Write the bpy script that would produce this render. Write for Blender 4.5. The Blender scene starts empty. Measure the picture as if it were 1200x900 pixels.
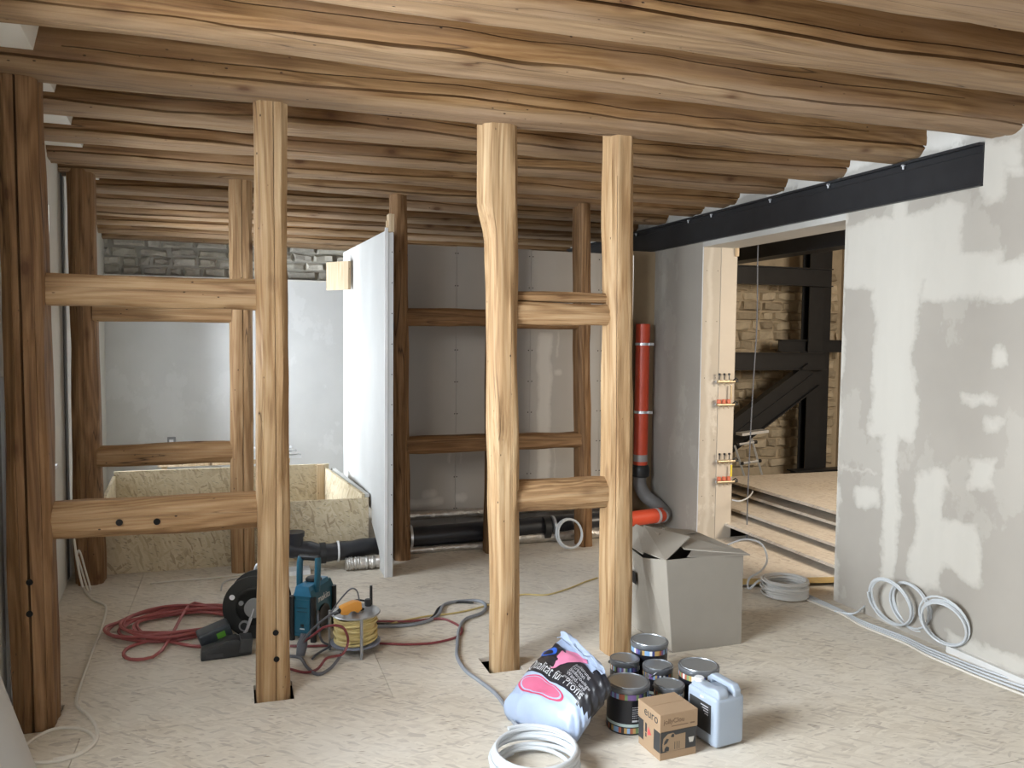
import bpy, bmesh, math, random
from math import sin, cos, pi, radians as R
from mathutils import Vector, Matrix, noise
SC = bpy.context.scene
C = SC.collection
random.seed(7)

# ---------------------------------------------------------------- camera
F_PX, PSI, PITCH, ROLL, EYE = 965.0, 0.3230690, 0.0555020, R(0.6), 1.6
FWD = Vector((sin(PSI) * cos(PITCH), cos(PSI) * cos(PITCH), -sin(PITCH)))
RGT = Vector((cos(PSI), -sin(PSI), 0))
UPV = RGT.cross(FWD)
cam = bpy.data.objects.new('camera', bpy.data.cameras.new('camera'))
C.objects.link(cam)
cam.data.sensor_width = 36
cam.data.lens = 36 * F_PX / 1200
cam.data.clip_start = 0.05
# image x axis (rolled) and y axis
xr = RGT * cos(ROLL) + UPV * sin(ROLL) * 1.0
yr = -RGT * sin(ROLL) + UPV * cos(ROLL)
m = Matrix((xr, yr, -FWD)).transposed().to_4x4()
m.translation = Vector((0, 0, EYE))
cam.matrix_world = m
SC.camera = cam

# ---------------------------------------------------------------- world, lights, exposure
w = bpy.data.worlds.new('sky'); SC.world = w
w.use_nodes = True
bg = w.node_tree.nodes['Background']
bg.inputs[0].default_value = (0.72, 0.84, 1.0, 1)
bg.inputs[1].default_value = 2.0
SC.view_settings.view_transform = 'Standard'
SC.view_settings.look = 'None'
SC.view_settings.gamma = 1.0
SC.view_settings.exposure = 0.0

def area(name, loc, rot, sx, sy, energy, col=(1, 1, 1)):
    l = bpy.data.lights.new(name, 'AREA'); l.shape = 'RECTANGLE'
    l.size, l.size_y, l.energy, l.color = sx, sy, energy, col
    o = bpy.data.objects.new(name, l); C.objects.link(o)
    o.location = loc; o.rotation_euler = rot
    return o
# daylight through the windows of the left wall (lamps stand outside the glass, aimed in), facing +X
DAY = (0.86, 0.93, 1.0)
area('window_light', (-1.25, 2.0, 1.6), (0, R(-66), 0), 1.7, 1.4, 330, DAY)
area('window_light', (-1.55, 4.75, 1.55), (0, R(-76), R(3.7)), 1.5, 1.1, 115, DAY)
area('window_light', (-1.80, 7.70, 1.5), (0, R(-90), R(3.7)), 1.7, 1.6, 350, DAY)
area('window_light', (-1.05, -1.0, 1.6), (0, R(-88), 0), 1.7, 1.6, 30, DAY)
# daylight from the window behind the camera
area('window_light', (1.6, -2.75, 1.5), (R(90), 0, 0), 2.6, 1.8, 22, (0.95, 0.96, 1.0))
# unseen warm area light added to brighten the stair room
area('added_stair_light', (5.2, 2.75, 2.2), (R(72), 0, R(-2)), 1.4, 1.0, 140, (1.0, 0.88, 0.72))

# ---------------------------------------------------------------- pixel -> space helpers (1200 x 900 frame)
EP = Vector((0, 0, EYE))
def ray(x, y):
    dx, dy = x - 600, y - 450
    c, s = cos(ROLL), sin(ROLL)
    ux, uy = c * dx + s * dy, -s * dx + c * dy
    return RGT * ux - UPV * uy + FWD * F_PX
def atz(x, y, z=0.0):
    d = ray(x, y); return EP + d * ((z - EYE) / d.z)
def atx(x, y, X):
    d = ray(x, y); return EP + d * (X / d.x)
def aty(x, y, Y):
    d = ray(x, y); return EP + d * (Y / d.y)

# ---------------------------------------------------------------- node helper
class G:
    def __init__(s, name, rough=0.7):
        s.m = bpy.data.materials.new(name); s.m.use_nodes = True
        s.t = s.m.node_tree; s.n = s.t.nodes
        s.b = s.n['Principled BSDF']; s.out = s.n['Material Output']
        s.b.inputs['Roughness'].default_value = rough
    def N(s, ty, **kw):
        n = s.n.new(ty)
        for k, v in kw.items():
            k2 = k.replace('_', ' ')
            if k in ('operation', 'data_type', 'blend_type', 'feature', 'wave_type', 'interpolation', 'distance', 'bands_direction', 'vector_type', 'noise_dimensions', 'voronoi_dimensions'):
                setattr(n, k, v)
            elif k.startswith('i') and k[1:].isdigit(): s.put(n.inputs[int(k[1:])], v)
            else: s.put(n.inputs[k2], v)
        return n
    def put(s, inp, v):
        if isinstance(v, bpy.types.NodeSocket): s.t.links.new(v, inp)
        elif isinstance(v, (tuple, list)) and len(v) == 3 and inp.type == 'RGBA': inp.default_value = (*v, 1)
        else: inp.default_value = v
    def math(s, op, a, b=0.0, c=None):
        n = s.N('ShaderNodeMath', operation=op, i0=a, i1=b)
        if c is not None: s.put(n.inputs[2], c)
        return n.outputs[0]
    def coord(s, rnd=True):
        tc = s.N('ShaderNodeTexCoord').outputs['Object']
        if not rnd: return tc
        oi = s.N('ShaderNodeObjectInfo').outputs['Random']
        k = s.math('MULTIPLY', oi, 37.0)
        cx = s.N('ShaderNodeCombineXYZ', X=k, Y=s.math('MULTIPLY', k, 1.7), Z=s.math('MULTIPLY', k, 0.6)).outputs[0]
        return s.N('ShaderNodeVectorMath', operation='ADD', i0=tc, i1=cx).outputs[0]
    def vm(s, v, sc, rot=(0, 0, 0)):
        return s.N('ShaderNodeMapping', Vector=v, Scale=sc, Rotation=rot).outputs[0]
    def noise(s, v, sc=1.0, det=3.0, ro=0.55, dist=0.0):
        return s.N('ShaderNodeTexNoise', Vector=v, Scale=sc, Detail=det, Roughness=ro, Distortion=dist).outputs['Fac']
    def ramp(s, f, stops, interp='LINEAR'):
        n = s.N('ShaderNodeValToRGB', Fac=f); e = n.color_ramp.elements; n.color_ramp.interpolation = interp
        while len(e) < len(stops): e.new(0.5)
        for i, (p, c) in enumerate(stops):
            e[i].position = p
            e[i].color = (c, c, c, 1) if isinstance(c, (int, float)) else (*c, 1)
        return n.outputs['Color']
    def mix(s, f, a, b, bt='MIX'):
        n = s.n.new('ShaderNodeMix'); n.data_type = 'RGBA'; n.blend_type = bt
        s.put(n.inputs[0], f); s.put(n.inputs[6], a); s.put(n.inputs[7], b)
        return n.outputs[2]
    def col(s, c): s.put(s.b.inputs['Base Color'], c); return s
    def bump(s, h, st=0.3, d=0.01):
        n = s.N('ShaderNodeBump', Height=h, Strength=st, Distance=d)
        s.put(s.b.inputs['Normal'], n.outputs[0]); return s

MATS = {}
def plain(name, c, rough=0.6, metal=0.0, var=0.0, spec=None):
    if name in MATS: return MATS[name]
    g = G(name, rough)
    g.b.inputs['Metallic'].default_value = metal
    if spec is not None: g.b.inputs['Specular IOR Level'].default_value = spec
    if var:
        n = g.noise(g.coord(), 9.0, 4)
        g.col(g.mix(n, tuple(x * (1 - var) for x in c), tuple(min(1, x * (1 + var)) for x in c)))
    else: g.col(c)
    MATS[name] = g.m
    return g.m

def wood(name, dark, mid, light, knots=0.8, pink=None, wane=None):
    g = G(name, 0.62)
    g.b.inputs['Specular IOR Level'].default_value = 0.25
    v = g.coord()
    # slow wander of the grain
    wob = g.N('ShaderNodeTexNoise', Vector=g.vm(v, (1.5, 1.5, 0.7)), Scale=1.0, Detail=2.0).outputs['Color']
    v2 = g.N('ShaderNodeVectorMath', operation='MULTIPLY_ADD', i0=wob, i1=(0.10, 0.10, 0.0), i2=v).outputs[0]
    n1 = g.noise(g.vm(v2, (34, 34, 0.55)), 1.0, 5, 0.62)
    field = g.noise(g.vm(v2, (4.5, 4.5, 0.42)), 1.0, 2, 0.5)
    rings = g.math('SINE', g.math('MULTIPLY', field, 95.0))
    rings = g.math('MULTIPLY_ADD', rings, 0.5, 0.5)
    fine = g.noise(g.vm(v2, (110, 110, 2.2)), 1.0, 4, 0.65)
    f = g.math('MULTIPLY_ADD', n1, 0.62, g.math('MULTIPLY', rings, 0.15))
    f = g.math('MULTIPLY_ADD', fine, 0.55, f)
    base = g.ramp(f, [(0.47, dark), (0.645, mid), (0.84, light)])
    big = g.noise(g.vm(v, (2.2, 2.2, 0.9)), 1.0, 3)
    base = g.mix(g.ramp(big, [(0.38, 0.0), (0.70, 0.5)]), base, tuple(a * b for a, b in zip(mid, (0.78, 0.66, 0.52))))
    if pink:
        pk = g.noise(g.vm(v, (6, 6, 1.3)), 1.0, 4)
        base = g.mix(g.ramp(pk, [(0.48, 0.0), (0.62, 0.5)]), base, pink)
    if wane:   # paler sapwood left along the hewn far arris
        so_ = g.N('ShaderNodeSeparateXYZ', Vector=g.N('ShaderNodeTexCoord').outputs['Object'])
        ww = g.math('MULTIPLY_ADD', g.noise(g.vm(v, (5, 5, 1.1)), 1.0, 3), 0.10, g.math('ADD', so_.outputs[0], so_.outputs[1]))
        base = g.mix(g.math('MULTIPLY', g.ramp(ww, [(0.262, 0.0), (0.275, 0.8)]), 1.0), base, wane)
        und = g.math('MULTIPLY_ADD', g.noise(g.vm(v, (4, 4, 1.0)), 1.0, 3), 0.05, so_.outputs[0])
        base = g.mix(g.ramp(und, [(0.112, 0.75), (0.128, 0.0)]), base, g.mix(1.0, base, (0.90, 0.77, 0.60), 'MULTIPLY'))  # sides darker amber: weathered hue plus shade put into the colour
        base = g.mix(g.ramp(und, [(0.128, 0.0), (0.145, 0.22)]), base, (0.44, 0.325, 0.225))  # undersides paler: planed wood plus floor bounce put into the colour
    # long dark shakes
    sh = g.noise(g.vm(v2, (9, 9, 0.35)), 1.0, 2, 0.4)
    shake = g.ramp(g.math('ABSOLUTE', g.math('SUBTRACT', sh, 0.5)), [(0.0, 1.0), (0.006, 0.0)])
    gate = g.ramp(g.noise(g.vm(v, (3, 3, 0.8)), 1.0, 1), [(0.5, 0.0), (0.56, 0.9)])
    base = g.mix(g.math('MULTIPLY', shake, gate), base, (0.045, 0.022, 0.01))
    # knots
    kn = g.N('ShaderNodeTexVoronoi', Vector=g.vm(v, (5.0, 5.0, 2.7)), Scale=1.0).outputs['Distance']
    kmask = g.ramp(kn, [(0.0, knots), (0.055, knots), (0.085, 0.55 * knots), (0.17, 0.0)])
    base = g.mix(kmask, base, (0.085, 0.034, 0.014))
    # worm holes
    wh = g.N('ShaderNodeTexVoronoi', Vector=g.vm(v, (26, 26, 13)), Scale=1.0).outputs['Distance']
    whm = g.math('MULTIPLY', g.ramp(wh, [(0.0, 1.0), (0.05, 1.0), (0.09, 0.0)]), g.ramp(g.noise(g.vm(v, (7, 7, 2.2)), 1.0, 2), [(0.50, 0.0), (0.56, 1.0)]))
    base = g.mix(whm, base, (0.03, 0.015, 0.008))
    g.col(base)
    g.bump(g.math('MULTIPLY_ADD', whm, -1.2, f), 0.55, 0.006)
    MATS[name] = g.m
    return g.m

def osb(name, a, b, c, dust=0.0, scale=1.0, floorlike=False):
    g = G(name, 0.75)
    g.b.inputs['Specular IOR Level'].default_value = 0.3
    v = g.coord(False)
    sep = g.N('ShaderNodeSeparateXYZ', Vector=v)
    # fold the three axes so vertical boards get strands as well
    q = g.N('ShaderNodeCombineXYZ', X=g.math('ADD', sep.outputs[0], g.math('MULTIPLY', sep.outputs[2], 0.21)),
            Y=g.math('ADD', sep.outputs[1], sep.outputs[2]), Z=0.0).outputs[0]
    q = g.N('ShaderNodeVectorMath', operation='MULTIPLY_ADD',
            i0=g.N('ShaderNodeTexNoise', Vector=q, Scale=7.0, Detail=2.0).outputs['Color'], i1=(0.05, 0.05, 0.0), i2=q).outputs[0]
    base = None; hs = None
    for k, (rot, sx, sy) in enumerate(((0.12, 13, 75), (0.40, 15, 80), (-0.25, 14, 76), (0.75, 16, 82)) if floorlike else ((0.15, 9, 52), (0.75, 11, 60), (-0.55, 10, 56), (1.45, 13, 62))):
        mv = g.vm(q, (sx * scale, sy * scale, 1), (0, 0, 0))
        rv = g.N('ShaderNodeVectorRotate', Vector=q, Angle=rot).outputs[0]
        mv = g.vm(rv, (sx * scale, sy * scale, 1))
        vo = g.N('ShaderNodeTexVoronoi', Vector=mv, Scale=1.0, voronoi_dimensions='2D')
        r = g.N('ShaderNodeSeparateColor', Color=vo.outputs['Color'])
        cc = g.ramp(r.outputs[0], [(0.0, a), (0.16, b), (0.45, tuple((x + y) / 2 for x, y in zip(b, c))), (0.85, c), (1.0, b)])
        if base is None: base, hs = cc, r.outputs[1]
        else:
            sel = g.ramp(r.outputs[1], [(0.52, 0.0), (0.56, 1.0)])
            base = g.mix(sel, base, cc); hs = g.mix(sel, hs, r.outputs[2])
    fib = g.noise(g.vm(q, (30, 160, 1)), 1.0, 3)
    base = g.mix(g.ramp(fib, [(0.3, 0.22), (0.7, 0.0)]), base, tuple(x * 0.55 for x in b))
    # dark slivers
    sl = g.N('ShaderNodeTexVoronoi', Vector=g.vm(g.N('ShaderNodeVectorRotate', Vector=q, Angle=0.4).outputs[0], (7 * scale, 34 * scale, 1)), Scale=1.0, voronoi_dimensions='2D').outputs['Distance']
    if not floorlike: base = g.mix(g.ramp(sl, [(0.05, 0.8), (0.12, 0.0)]), base, tuple(x * 0.35 for x in a))
    if dust:
        dn = g.noise(g.vm(v, (0.9, 0.9, 0.9)), 1.0, 5, 0.6)
        base = g.mix(g.ramp(dn, [(0.3, dust * 0.5), (0.66, dust)]), base, (0.74, 0.715, 0.665))
    if floorlike:
        fl_ = g.N('ShaderNodeTexVoronoi', Vector=g.vm(g.N('ShaderNodeVectorRotate', Vector=q, Angle=0.2).outputs[0], (9, 42, 1)), Scale=1.0, voronoi_dimensions='2D').outputs['Distance']
        gt = g.ramp(g.noise(g.vm(v, (4, 4, 4)), 1.0, 3), [(0.5, 0.0), (0.6, 0.8)])
        base = g.mix(g.math('MULTIPLY', gt, g.ramp(fl_, [(0.06, 0.85), (0.15, 0.0)])), base, (0.20, 0.14, 0.09))
    g.col(base); g.bump(hs, 0.12, 0.002)
    MATS[name] = g.m
    return g.m

def drywall(name, board, filler, rects=(), axes=(1, 2), wob=0.05, extra=0.0, smear=None):
    """gypsum board with joint filler; rects = (u0,v0,u1,v1) in the two object axes"""
    g = G(name, 0.82)
    g.b.inputs['Specular IOR Level'].default_value = 0.2
    v = g.coord(False)
    nz = g.N('ShaderNodeTexNoise', Vector=v, Scale=3.2, Detail=5.0, Roughness=0.62).outputs['Color']
    vv = g.N('ShaderNodeVectorMath', operation='MULTIPLY_ADD', i0=nz, i1=(wob * 4,) * 3, i2=v).outputs[0]
    vv = g.N('ShaderNodeVectorMath', operation='SUBTRACT', i0=vv, i1=(wob * 2,) * 3).outputs[0]
    sp = g.N('ShaderNodeSeparateXYZ', Vector=vv)
    big = g.noise(g.vm(v, (1.6, 1.6, 1.6)), 1.0, 4)
    col = g.mix(g.ramp(big, [(0.35, 0.0), (0.7, 1.0)]), board, tuple(x * 0.90 for x in board))
    d = None
    for (u0, v0, u1, v1) in rects:
        a = g.math('SUBTRACT', g.math('ABSOLUTE', g.math('SUBTRACT', sp.outputs[axes[0]], (u0 + u1) / 2)), abs(u1 - u0) / 2)
        b = g.math('SUBTRACT', g.math('ABSOLUTE', g.math('SUBTRACT', sp.outputs[axes[1]], (v0 + v1) / 2)), abs(v1 - v0) / 2)
        e = g.math('SMOOTH_MAX', a, b, 0.05)
        d = e if d is None else g.math('MINIMUM', d, e)
    if d is not None:
        msk = g.ramp(g.math('ADD', d, 0.5), [(0.465, 0.95), (0.485, 0.6), (0.50, 0.0)])
        st = g.noise(g.vm(v, (14, 14, 3)), 1.0, 4)
        col = g.mix(msk, col, g.mix(st, filler, tuple(x * 0.93 for x in filler)))
    if extra:
        n2 = g.noise(g.vm(v, (2.3, 2.3, 1.7)), 1.0, 6, 0.65)
        col = g.mix(g.ramp(n2, [(0.545, 0.0), (0.575, extra)]), col, filler)
    g.col(col)
    g.bump(g.noise(v, 60.0, 4), 0.06, 0.003)
    MATS[name] = g.m
    return g.m

# ---------------------------------------------------------------- mesh helpers
class MB:
    def __init__(s): s.v = []; s.f = []; s.mi = []; s.cur = 0
    def add(s, vs, fs):
        o = len(s.v); s.v += [Vector(p) for p in vs]
        s.f += [tuple(i + o for i in f) for f in fs]; s.mi += [s.cur] * len(fs); return s
    def box(s, x0, y0, z0, x1, y1, z1):
        return s.hexa([(x0, y0, z0), (x1, y0, z0), (x1, y1, z0), (x0, y1, z0), (x0, y0, z1), (x1, y0, z1), (x1, y1, z1), (x0, y1, z1)])
    def hexa(s, p):
        return s.add(p, [(0, 3, 2, 1), (4, 5, 6, 7), (0, 1, 5, 4), (1, 2, 6, 5), (2, 3, 7, 6), (3, 0, 4, 7)])
    def prism(s, pts, a, b, ax=2):
        """closed 2D outline extruded along axis ax from a to b"""
        def P(u, v, t): return (t, u, v) if ax == 0 else ((u, t, v) if ax == 1 else (u, v, t))
        n = len(pts)
        vs = [P(*q, a) for q in pts] + [P(*q, b) for q in pts]
        fs = [tuple(range(n))[::-1], tuple(range(n, 2 * n))] + [(i, (i + 1) % n, n + (i + 1) % n, n + i) for i in range(n)]
        return s.add(vs, fs)
    def tube(s, pts, r, n=8, closed=False, caps=True):
        pts = [Vector(p) for p in pts]; k = len(pts)
        rr = r if isinstance(r, (list, tuple)) else [r] * k
        up = Vector((0, 0, 1)); vs = []; prev = None
        for i, p in enumerate(pts):
            a = pts[i - 1] if (i or closed) else p
            b = pts[(i + 1) % k] if (i < k - 1 or closed) else p
            t = (b - a)
            t = t.normalized() if t.length > 1e-9 else Vector((0, 0, 1))
            if prev is None:
                x = t.cross(up if abs(t.z) < 0.9 else Vector((1, 0, 0))).normalized()
            else:
                x = (prev - t * prev.dot(t)); x = x.normalized() if x.length > 1e-6 else t.orthogonal().normalized()
            prev = x; y = t.cross(x)
            vs += [p + (x * cos(2 * pi * j / n) + y * sin(2 * pi * j / n)) * rr[i] for j in range(n)]
        fs = []
        for i in range(k if closed else k - 1):
            i2 = (i + 1) % k
            fs += [(i * n + j, i * n + (j + 1) % n, i2 * n + (j + 1) % n, i2 * n + j) for j in range(n)]
        if caps and not closed:
            fs += [tuple(range(n))[::-1], tuple(range((k - 1) * n, k * n))]
        return s.add(vs, fs)
    def lathe(s, prof, n=32, c=(0, 0, 0)):
        vs = []; fs = []
        for (r, z) in prof:
            vs += [(c[0] + r * cos(2 * pi * j / n), c[1] + r * sin(2 * pi * j / n), c[2] + z) for j in range(n)]
        for i in range(len(prof) - 1):
            fs += [(i * n + j, i * n + (j + 1) % n, (i + 1) * n + (j + 1) % n, (i + 1) * n + j) for j in range(n)]
        if prof[0][0] > 1e-6: fs.append(tuple(range(n))[::-1])
        if prof[-1][0] > 1e-6: fs.append(tuple(range((len(prof) - 1) * n, len(prof) * n)))
        return s.add(vs, fs)
    def xf(s, M):
        s.v = [M @ p for p in s.v]; return s
    def build(s, name, mat, parent=None, smooth=False, bevel=0.0, seg=2, loc=None, ang=40):
        me = bpy.data.meshes.new(name)
        me.from_pydata(s.v, [], s.f)
        mats = mat if isinstance(mat, (list, tuple)) else [mat]
        for q in mats: me.materials.append(q)
        if len(mats) > 1:
            for p, i in zip(me.polygons, s.mi): p.material_index = i
        bm = bmesh.new(); bm.from_mesh(me)
        bmesh.ops.recalc_face_normals(bm, faces=bm.faces)
        if bevel:
            es = [e for e in bm.edges if len(e.link_faces) == 2 and e.calc_face_angle(0) > 0.6]
            bmesh.ops.bevel(bm, geom=es, offset=bevel, segments=seg, affect='EDGES', profile=0.6, clamp_overlap=True)
        for f in bm.faces: f.smooth = bool(smooth)
        if smooth:
            for e in bm.edges:
                if len(e.link_faces) == 2 and e.calc_face_angle(0) > R(ang): e.smooth = False
        bm.to_mesh(me); bm.free()
        o = bpy.data.objects.new(name, me); C.objects.link(o)
        if parent: o.parent = parent
        if loc is not None: o.location = loc
        return o

def tag(o, label=None, cat=None, group=None, kind=None):
    if label: o['label'] = label
    if cat: o['category'] = cat
    if group: o['group'] = group
    if kind: o['kind'] = kind
    return o
def thing(name, label, cat, loc=(0, 0, 0), rot=0.0, group=None):
    o = bpy.data.objects.new(name, None); C.objects.link(o)
    o.empty_display_size = 0.1
    o.location = loc; o.rotation_euler = (0, 0, rot)
    return tag(o, label, cat, group)
def struct(name, o=None, label=None):
    if o is None:
        o = bpy.data.objects.new(name, None); C.objects.link(o)
    o['kind'] = 'structure'
    if label: o['label'] = label
    return o
def recentre(o, base=True):
    """origin to the bottom centre of a top-level mesh"""
    vs = [v.co for v in o.data.vertices]
    c = Vector(((min(v.x for v in vs) + max(v.x for v in vs)) / 2, (min(v.y for v in vs) + max(v.y for v in vs)) / 2, min(v.z for v in vs)))
    o.data.transform(Matrix.Translation(-c)); o.location = c
    return o
def smooth_path(pts, sub=6, closed=False):
    pts = [Vector(p) for p in pts]; n = len(pts); out = []
    for i in range(n if closed else n - 1):
        g = lambda k: pts[k % n] if closed else pts[max(0, min(n - 1, k))]
        p0, p1, p2, p3 = g(i - 1), g(i), g(i + 1), g(i + 2)
        for j in range(sub):
            t = j / sub
            out.append(0.5 * ((2 * p1) + (p2 - p0) * t + (2 * p0 - 5 * p1 + 4 * p2 - p3) * t * t + (3 * p1 - p0 - 3 * p2 + p3) * t ** 3))
    if not closed: out.append(pts[-1])
    return out
def text_mb(txt, size, extrude=0.0004, align='LEFT'):
    cu = bpy.data.curves.new('lettering', 'FONT'); cu.body = txt; cu.size = size; cu.align_x = align
    cu.extrude = extrude; cu.resolution_u = 3
    o = bpy.data.objects.new('lettering', cu); C.objects.link(o)
    dg = bpy.context.evaluated_depsgraph_get(); dg.update()
    me = bpy.data.meshes.new_from_object(o.evaluated_get(dg))
    b = MB(); b.add([v.co.copy() for v in me.vertices], [tuple(p.vertices) for p in me.polygons])
    bpy.data.objects.remove(o); bpy.data.curves.remove(cu); bpy.data.meshes.remove(me)
    return b

# ---------------------------------------------------------------- materials
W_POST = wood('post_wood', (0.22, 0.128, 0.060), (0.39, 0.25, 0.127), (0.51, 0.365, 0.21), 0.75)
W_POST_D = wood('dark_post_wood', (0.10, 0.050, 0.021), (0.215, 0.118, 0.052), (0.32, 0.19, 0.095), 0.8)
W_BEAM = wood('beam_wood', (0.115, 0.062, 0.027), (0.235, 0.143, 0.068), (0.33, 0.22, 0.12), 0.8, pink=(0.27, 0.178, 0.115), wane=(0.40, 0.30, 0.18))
W_RAIL = wood('rail_wood', (0.19, 0.105, 0.048), (0.34, 0.205, 0.10), (0.46, 0.31, 0.17), 0.85)
W_PALE = wood('pale_lumber', (0.50, 0.38, 0.24), (0.62, 0.49, 0.33), (0.72, 0.60, 0.43), 0.4)
OSB_FLOOR = osb('osb_floor', (0.27, 0.19, 0.11), (0.50, 0.405, 0.275), (0.70, 0.61, 0.46), dust=0.66, floorlike=True)
OSB_WALL = osb('osb_board', (0.33, 0.22, 0.10), (0.52, 0.40, 0.21), (0.68, 0.57, 0.37), dust=0.25, scale=1.15)
OSB_STACK = osb('osb_dusty', (0.40, 0.29, 0.19), (0.58, 0.47, 0.35), (0.70, 0.61, 0.48), dust=0.5)
DARK = plain('dark_void', (0.02, 0.017, 0.015), 0.95)
HOLE = plain('hole_dark', (0.006, 0.005, 0.004), 1.0)
PLASTER = plain('white_plaster', (0.72, 0.70, 0.65), 0.85, var=0.05)
PLASTER_G = plain('cream_wall_plaster', (0.62, 0.60, 0.54), 0.85, var=0.06)
WHITE = plain('white_plastic', (0.80, 0.81, 0.82), 0.35)
CABLE_W = plain('white_cable_sheath', (0.56, 0.585, 0.60), 0.38)
CABLE_B = plain('beige_cable_sheath', (0.66, 0.62, 0.54), 0.5)
BLACK = plain('black_plastic', (0.018, 0.019, 0.02), 0.45)
BLACK_S = plain('black_steel', (0.030, 0.031, 0.034), 0.42, 0.35, var=0.25)
BOLT = plain('zinc_bolt', (0.75, 0.77, 0.80), 0.35, 0.6)
ALU = plain('aluminium', (0.72, 0.74, 0.76), 0.4, 0.35, var=0.1)

# ---------------------------------------------------------------- setting: floor
HOLES = [(0.062, 3.672, 0.232, 3.87), (1.135, 3.680, 1.305, 3.88), (-0.895, 3.655, -0.715, 3.90)]
def panel(x0, y0, x1, y1, z0, z1, holes):
    hs = [h for h in holes if h[0] < x1 and h[2] > x0 and h[1] < y1 and h[3] > y0]
    xs = sorted({x0, x1, *[min(max(h[i], x0), x1) for h in hs for i in (0, 2)]})
    ys = sorted({y0, y1, *[min(max(h[i], y0), y1) for h in hs for i in (1, 3)]})
    b = MB()
    for i in range(len(xs) - 1):
        for j in range(len(ys) - 1):
            cx, cy = (xs[i] + xs[i + 1]) / 2, (ys[j] + ys[j + 1]) / 2
            if any(h[0] < cx < h[2] and h[1] < cy < h[3] for h in hs): continue
            b.box(xs[i], ys[j], z0, xs[i + 1], ys[j + 1], z1)
    return b
floor = struct('floor', MB().box(-1.9, -2.8, -0.30, 7.4, 9.9, -0.09).build('floor', DARK), 'OSB sheet floor dusted pale, square cut-outs round the posts')
yb = [-2.7, -1.45, -0.2, 1.05, 2.30, 3.555, 4.80, 6.05, 7.30, 8.55, 9.6]
for j in range(len(yb) - 1):
    xs = [-1.85 + (0.0 if j % 2 else -1.25)]
    while xs[-1] < 3.49: xs.append(min(xs[-1] + 2.5, 3.5))
    for i in range(len(xs) - 1):
        a = max(xs[i], -1.85)
        if xs[i + 1] <= a: continue
        panel(a + 0.0012, yb[j] + 0.0012, xs[i + 1] - 0.0012, yb[j + 1] - 0.0012, -0.022, 0.0, HOLES).build('floor_panel', OSB_FLOOR, floor)
MB().box(3.50, 4.13, -0.022, 5.6, 5.74, -0.001).build('floor_panel', OSB_FLOOR, floor)

# ---------------------------------------------------------------- setting: walls
# right wall, plane X = 3.5
XR = 3.5
def yz(x0, y0, x1, y1):
    a, b = atx(x0, y0, XR), atx(x1, y1, XR); return (a.y, a.z, b.y, b.z)
rects = [(4.10, -0.1, 4.22, 2.45), (3.62, -0.1, 3.76, 2.4),
         yz(1028, 255, 1072, 520), yz(990, 262, 1130, 330), yz(1075, 300, 1170, 350), yz(1150, 170, 1180, 235), yz(1148, 170, 1200, 195), yz(1172, 190, 1200, 205),
         yz(1160, 402, 1186, 432), yz(1128, 460, 1172, 482), yz(1158, 488, 1180, 508), yz(1134, 530, 1168, 580), yz(1072, 548, 1108, 700), yz(1090, 600, 1150, 690), 
         yz(985, 545, 1030, 560), yz(1000, 565, 1030, 600), (2.0, 0.02, 3.3, 0.13), (1.2, 1.8, 3.2, 2.02), (1.0, 0.0, 1.3, 2.6), (1.2, 0.8, 2.4, 0.95)]
M_WALLR = drywall('filled_drywall', (0.395, 0.362, 0.315), (0.56, 0.53, 0.47), rects, (1, 2), 0.06, extra=0.22)
M_UPPER = drywall('upper_drywall', (0.46, 0.44, 0.40), (0.68, 0.665, 0.62), [(-3, 2.62, 10, 2.9)], (1, 2), 0.04, extra=0.8)
b = MB()
b.box(XR, -2.8, -0.02, 3.82, 4.13, 2.374)          # near part
b.box(XR, 5.74, -0.02, 3.82, 9.8, 2.374)           # beyond the opening
b.box(XR, 4.13, 2.374, 3.82, 5.74, 2.384)
wall_right = struct('wall_right', b.build('wall_right', M_WALLR), 'grey gypsum board wall with broad white joint filler and a tall opening')
MB().box(XR, -2.8, 2.374, 3.82, 3.165, 2.9).build('upper_wall', M_WALLR, wall_right)
MB().box(XR + .02, 3.165, 2.385, 3.82, 9.8, 2.9).build('upper_wall', M_UPPER, wall_right)
MB().box(XR, 3.165, 2.590, XR + .02, 9.8, 2.9).build('upper_wall', M_UPPER, wall_right)
M_SOFF = plain('soffit_board', (0.50, 0.485, 0.45), 0.8, var=0.08)
MB().box(XR, 4.13, 2.335, 3.80, 5.74, 2.374).build('lintel_soffit', M_SOFF, wall_right)
# far jamb of the opening: two boards, the left one filled, the right one raw
M_JAMB = drywall('jamb_filler', (0.50, 0.445, 0.37), (0.60, 0.555, 0.48), [(3.54, 0, 3.60, 2.4)], (0, 2), 0.03, extra=0.8)
MB().box(XR - 0.001, 5.722, 0.0, 3.655, 5.74, 2.335).build('jamb_board', M_JAMB, wall_right)
MB().box(3.657, 5.716, 0.0, 3.80, 5.74, 2.335).build('jamb_board', plain('jamb_raw_board', (0.55, 0.485, 0.40), 0.75, var=0.05), wall_right)
MB().box(XR - 0.004, 5.725, 0.0, XR + 0.002, 5.732, 2.335).build('corner_bead', WHITE, wall_right)
MB().box(3.775, 5.69, 2.27, 3.80, 5.716, 2.335).build('jamb_block', W_PALE, wall_right)
# screws on the jamb
b = MB()
for z in (0.35, 0.8, 1.3, 1.75, 2.15):
    for x in (3.53, 3.63): b.xf(Matrix()).box(x - .003, 5.7205, z - .003, x + .003, 5.7225, z + .003)
tag(b.build('screw_heads', BLACK, wall_right), kind='stuff')
# filler lip at the wall foot
MB().box(3.475, 1.0, 0.0, 3.5, 3.25, 0.035).build('skirting_strip', plain('filler_white', (0.68, 0.67, 0.64), 0.8, var=.06), wall_right)

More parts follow.
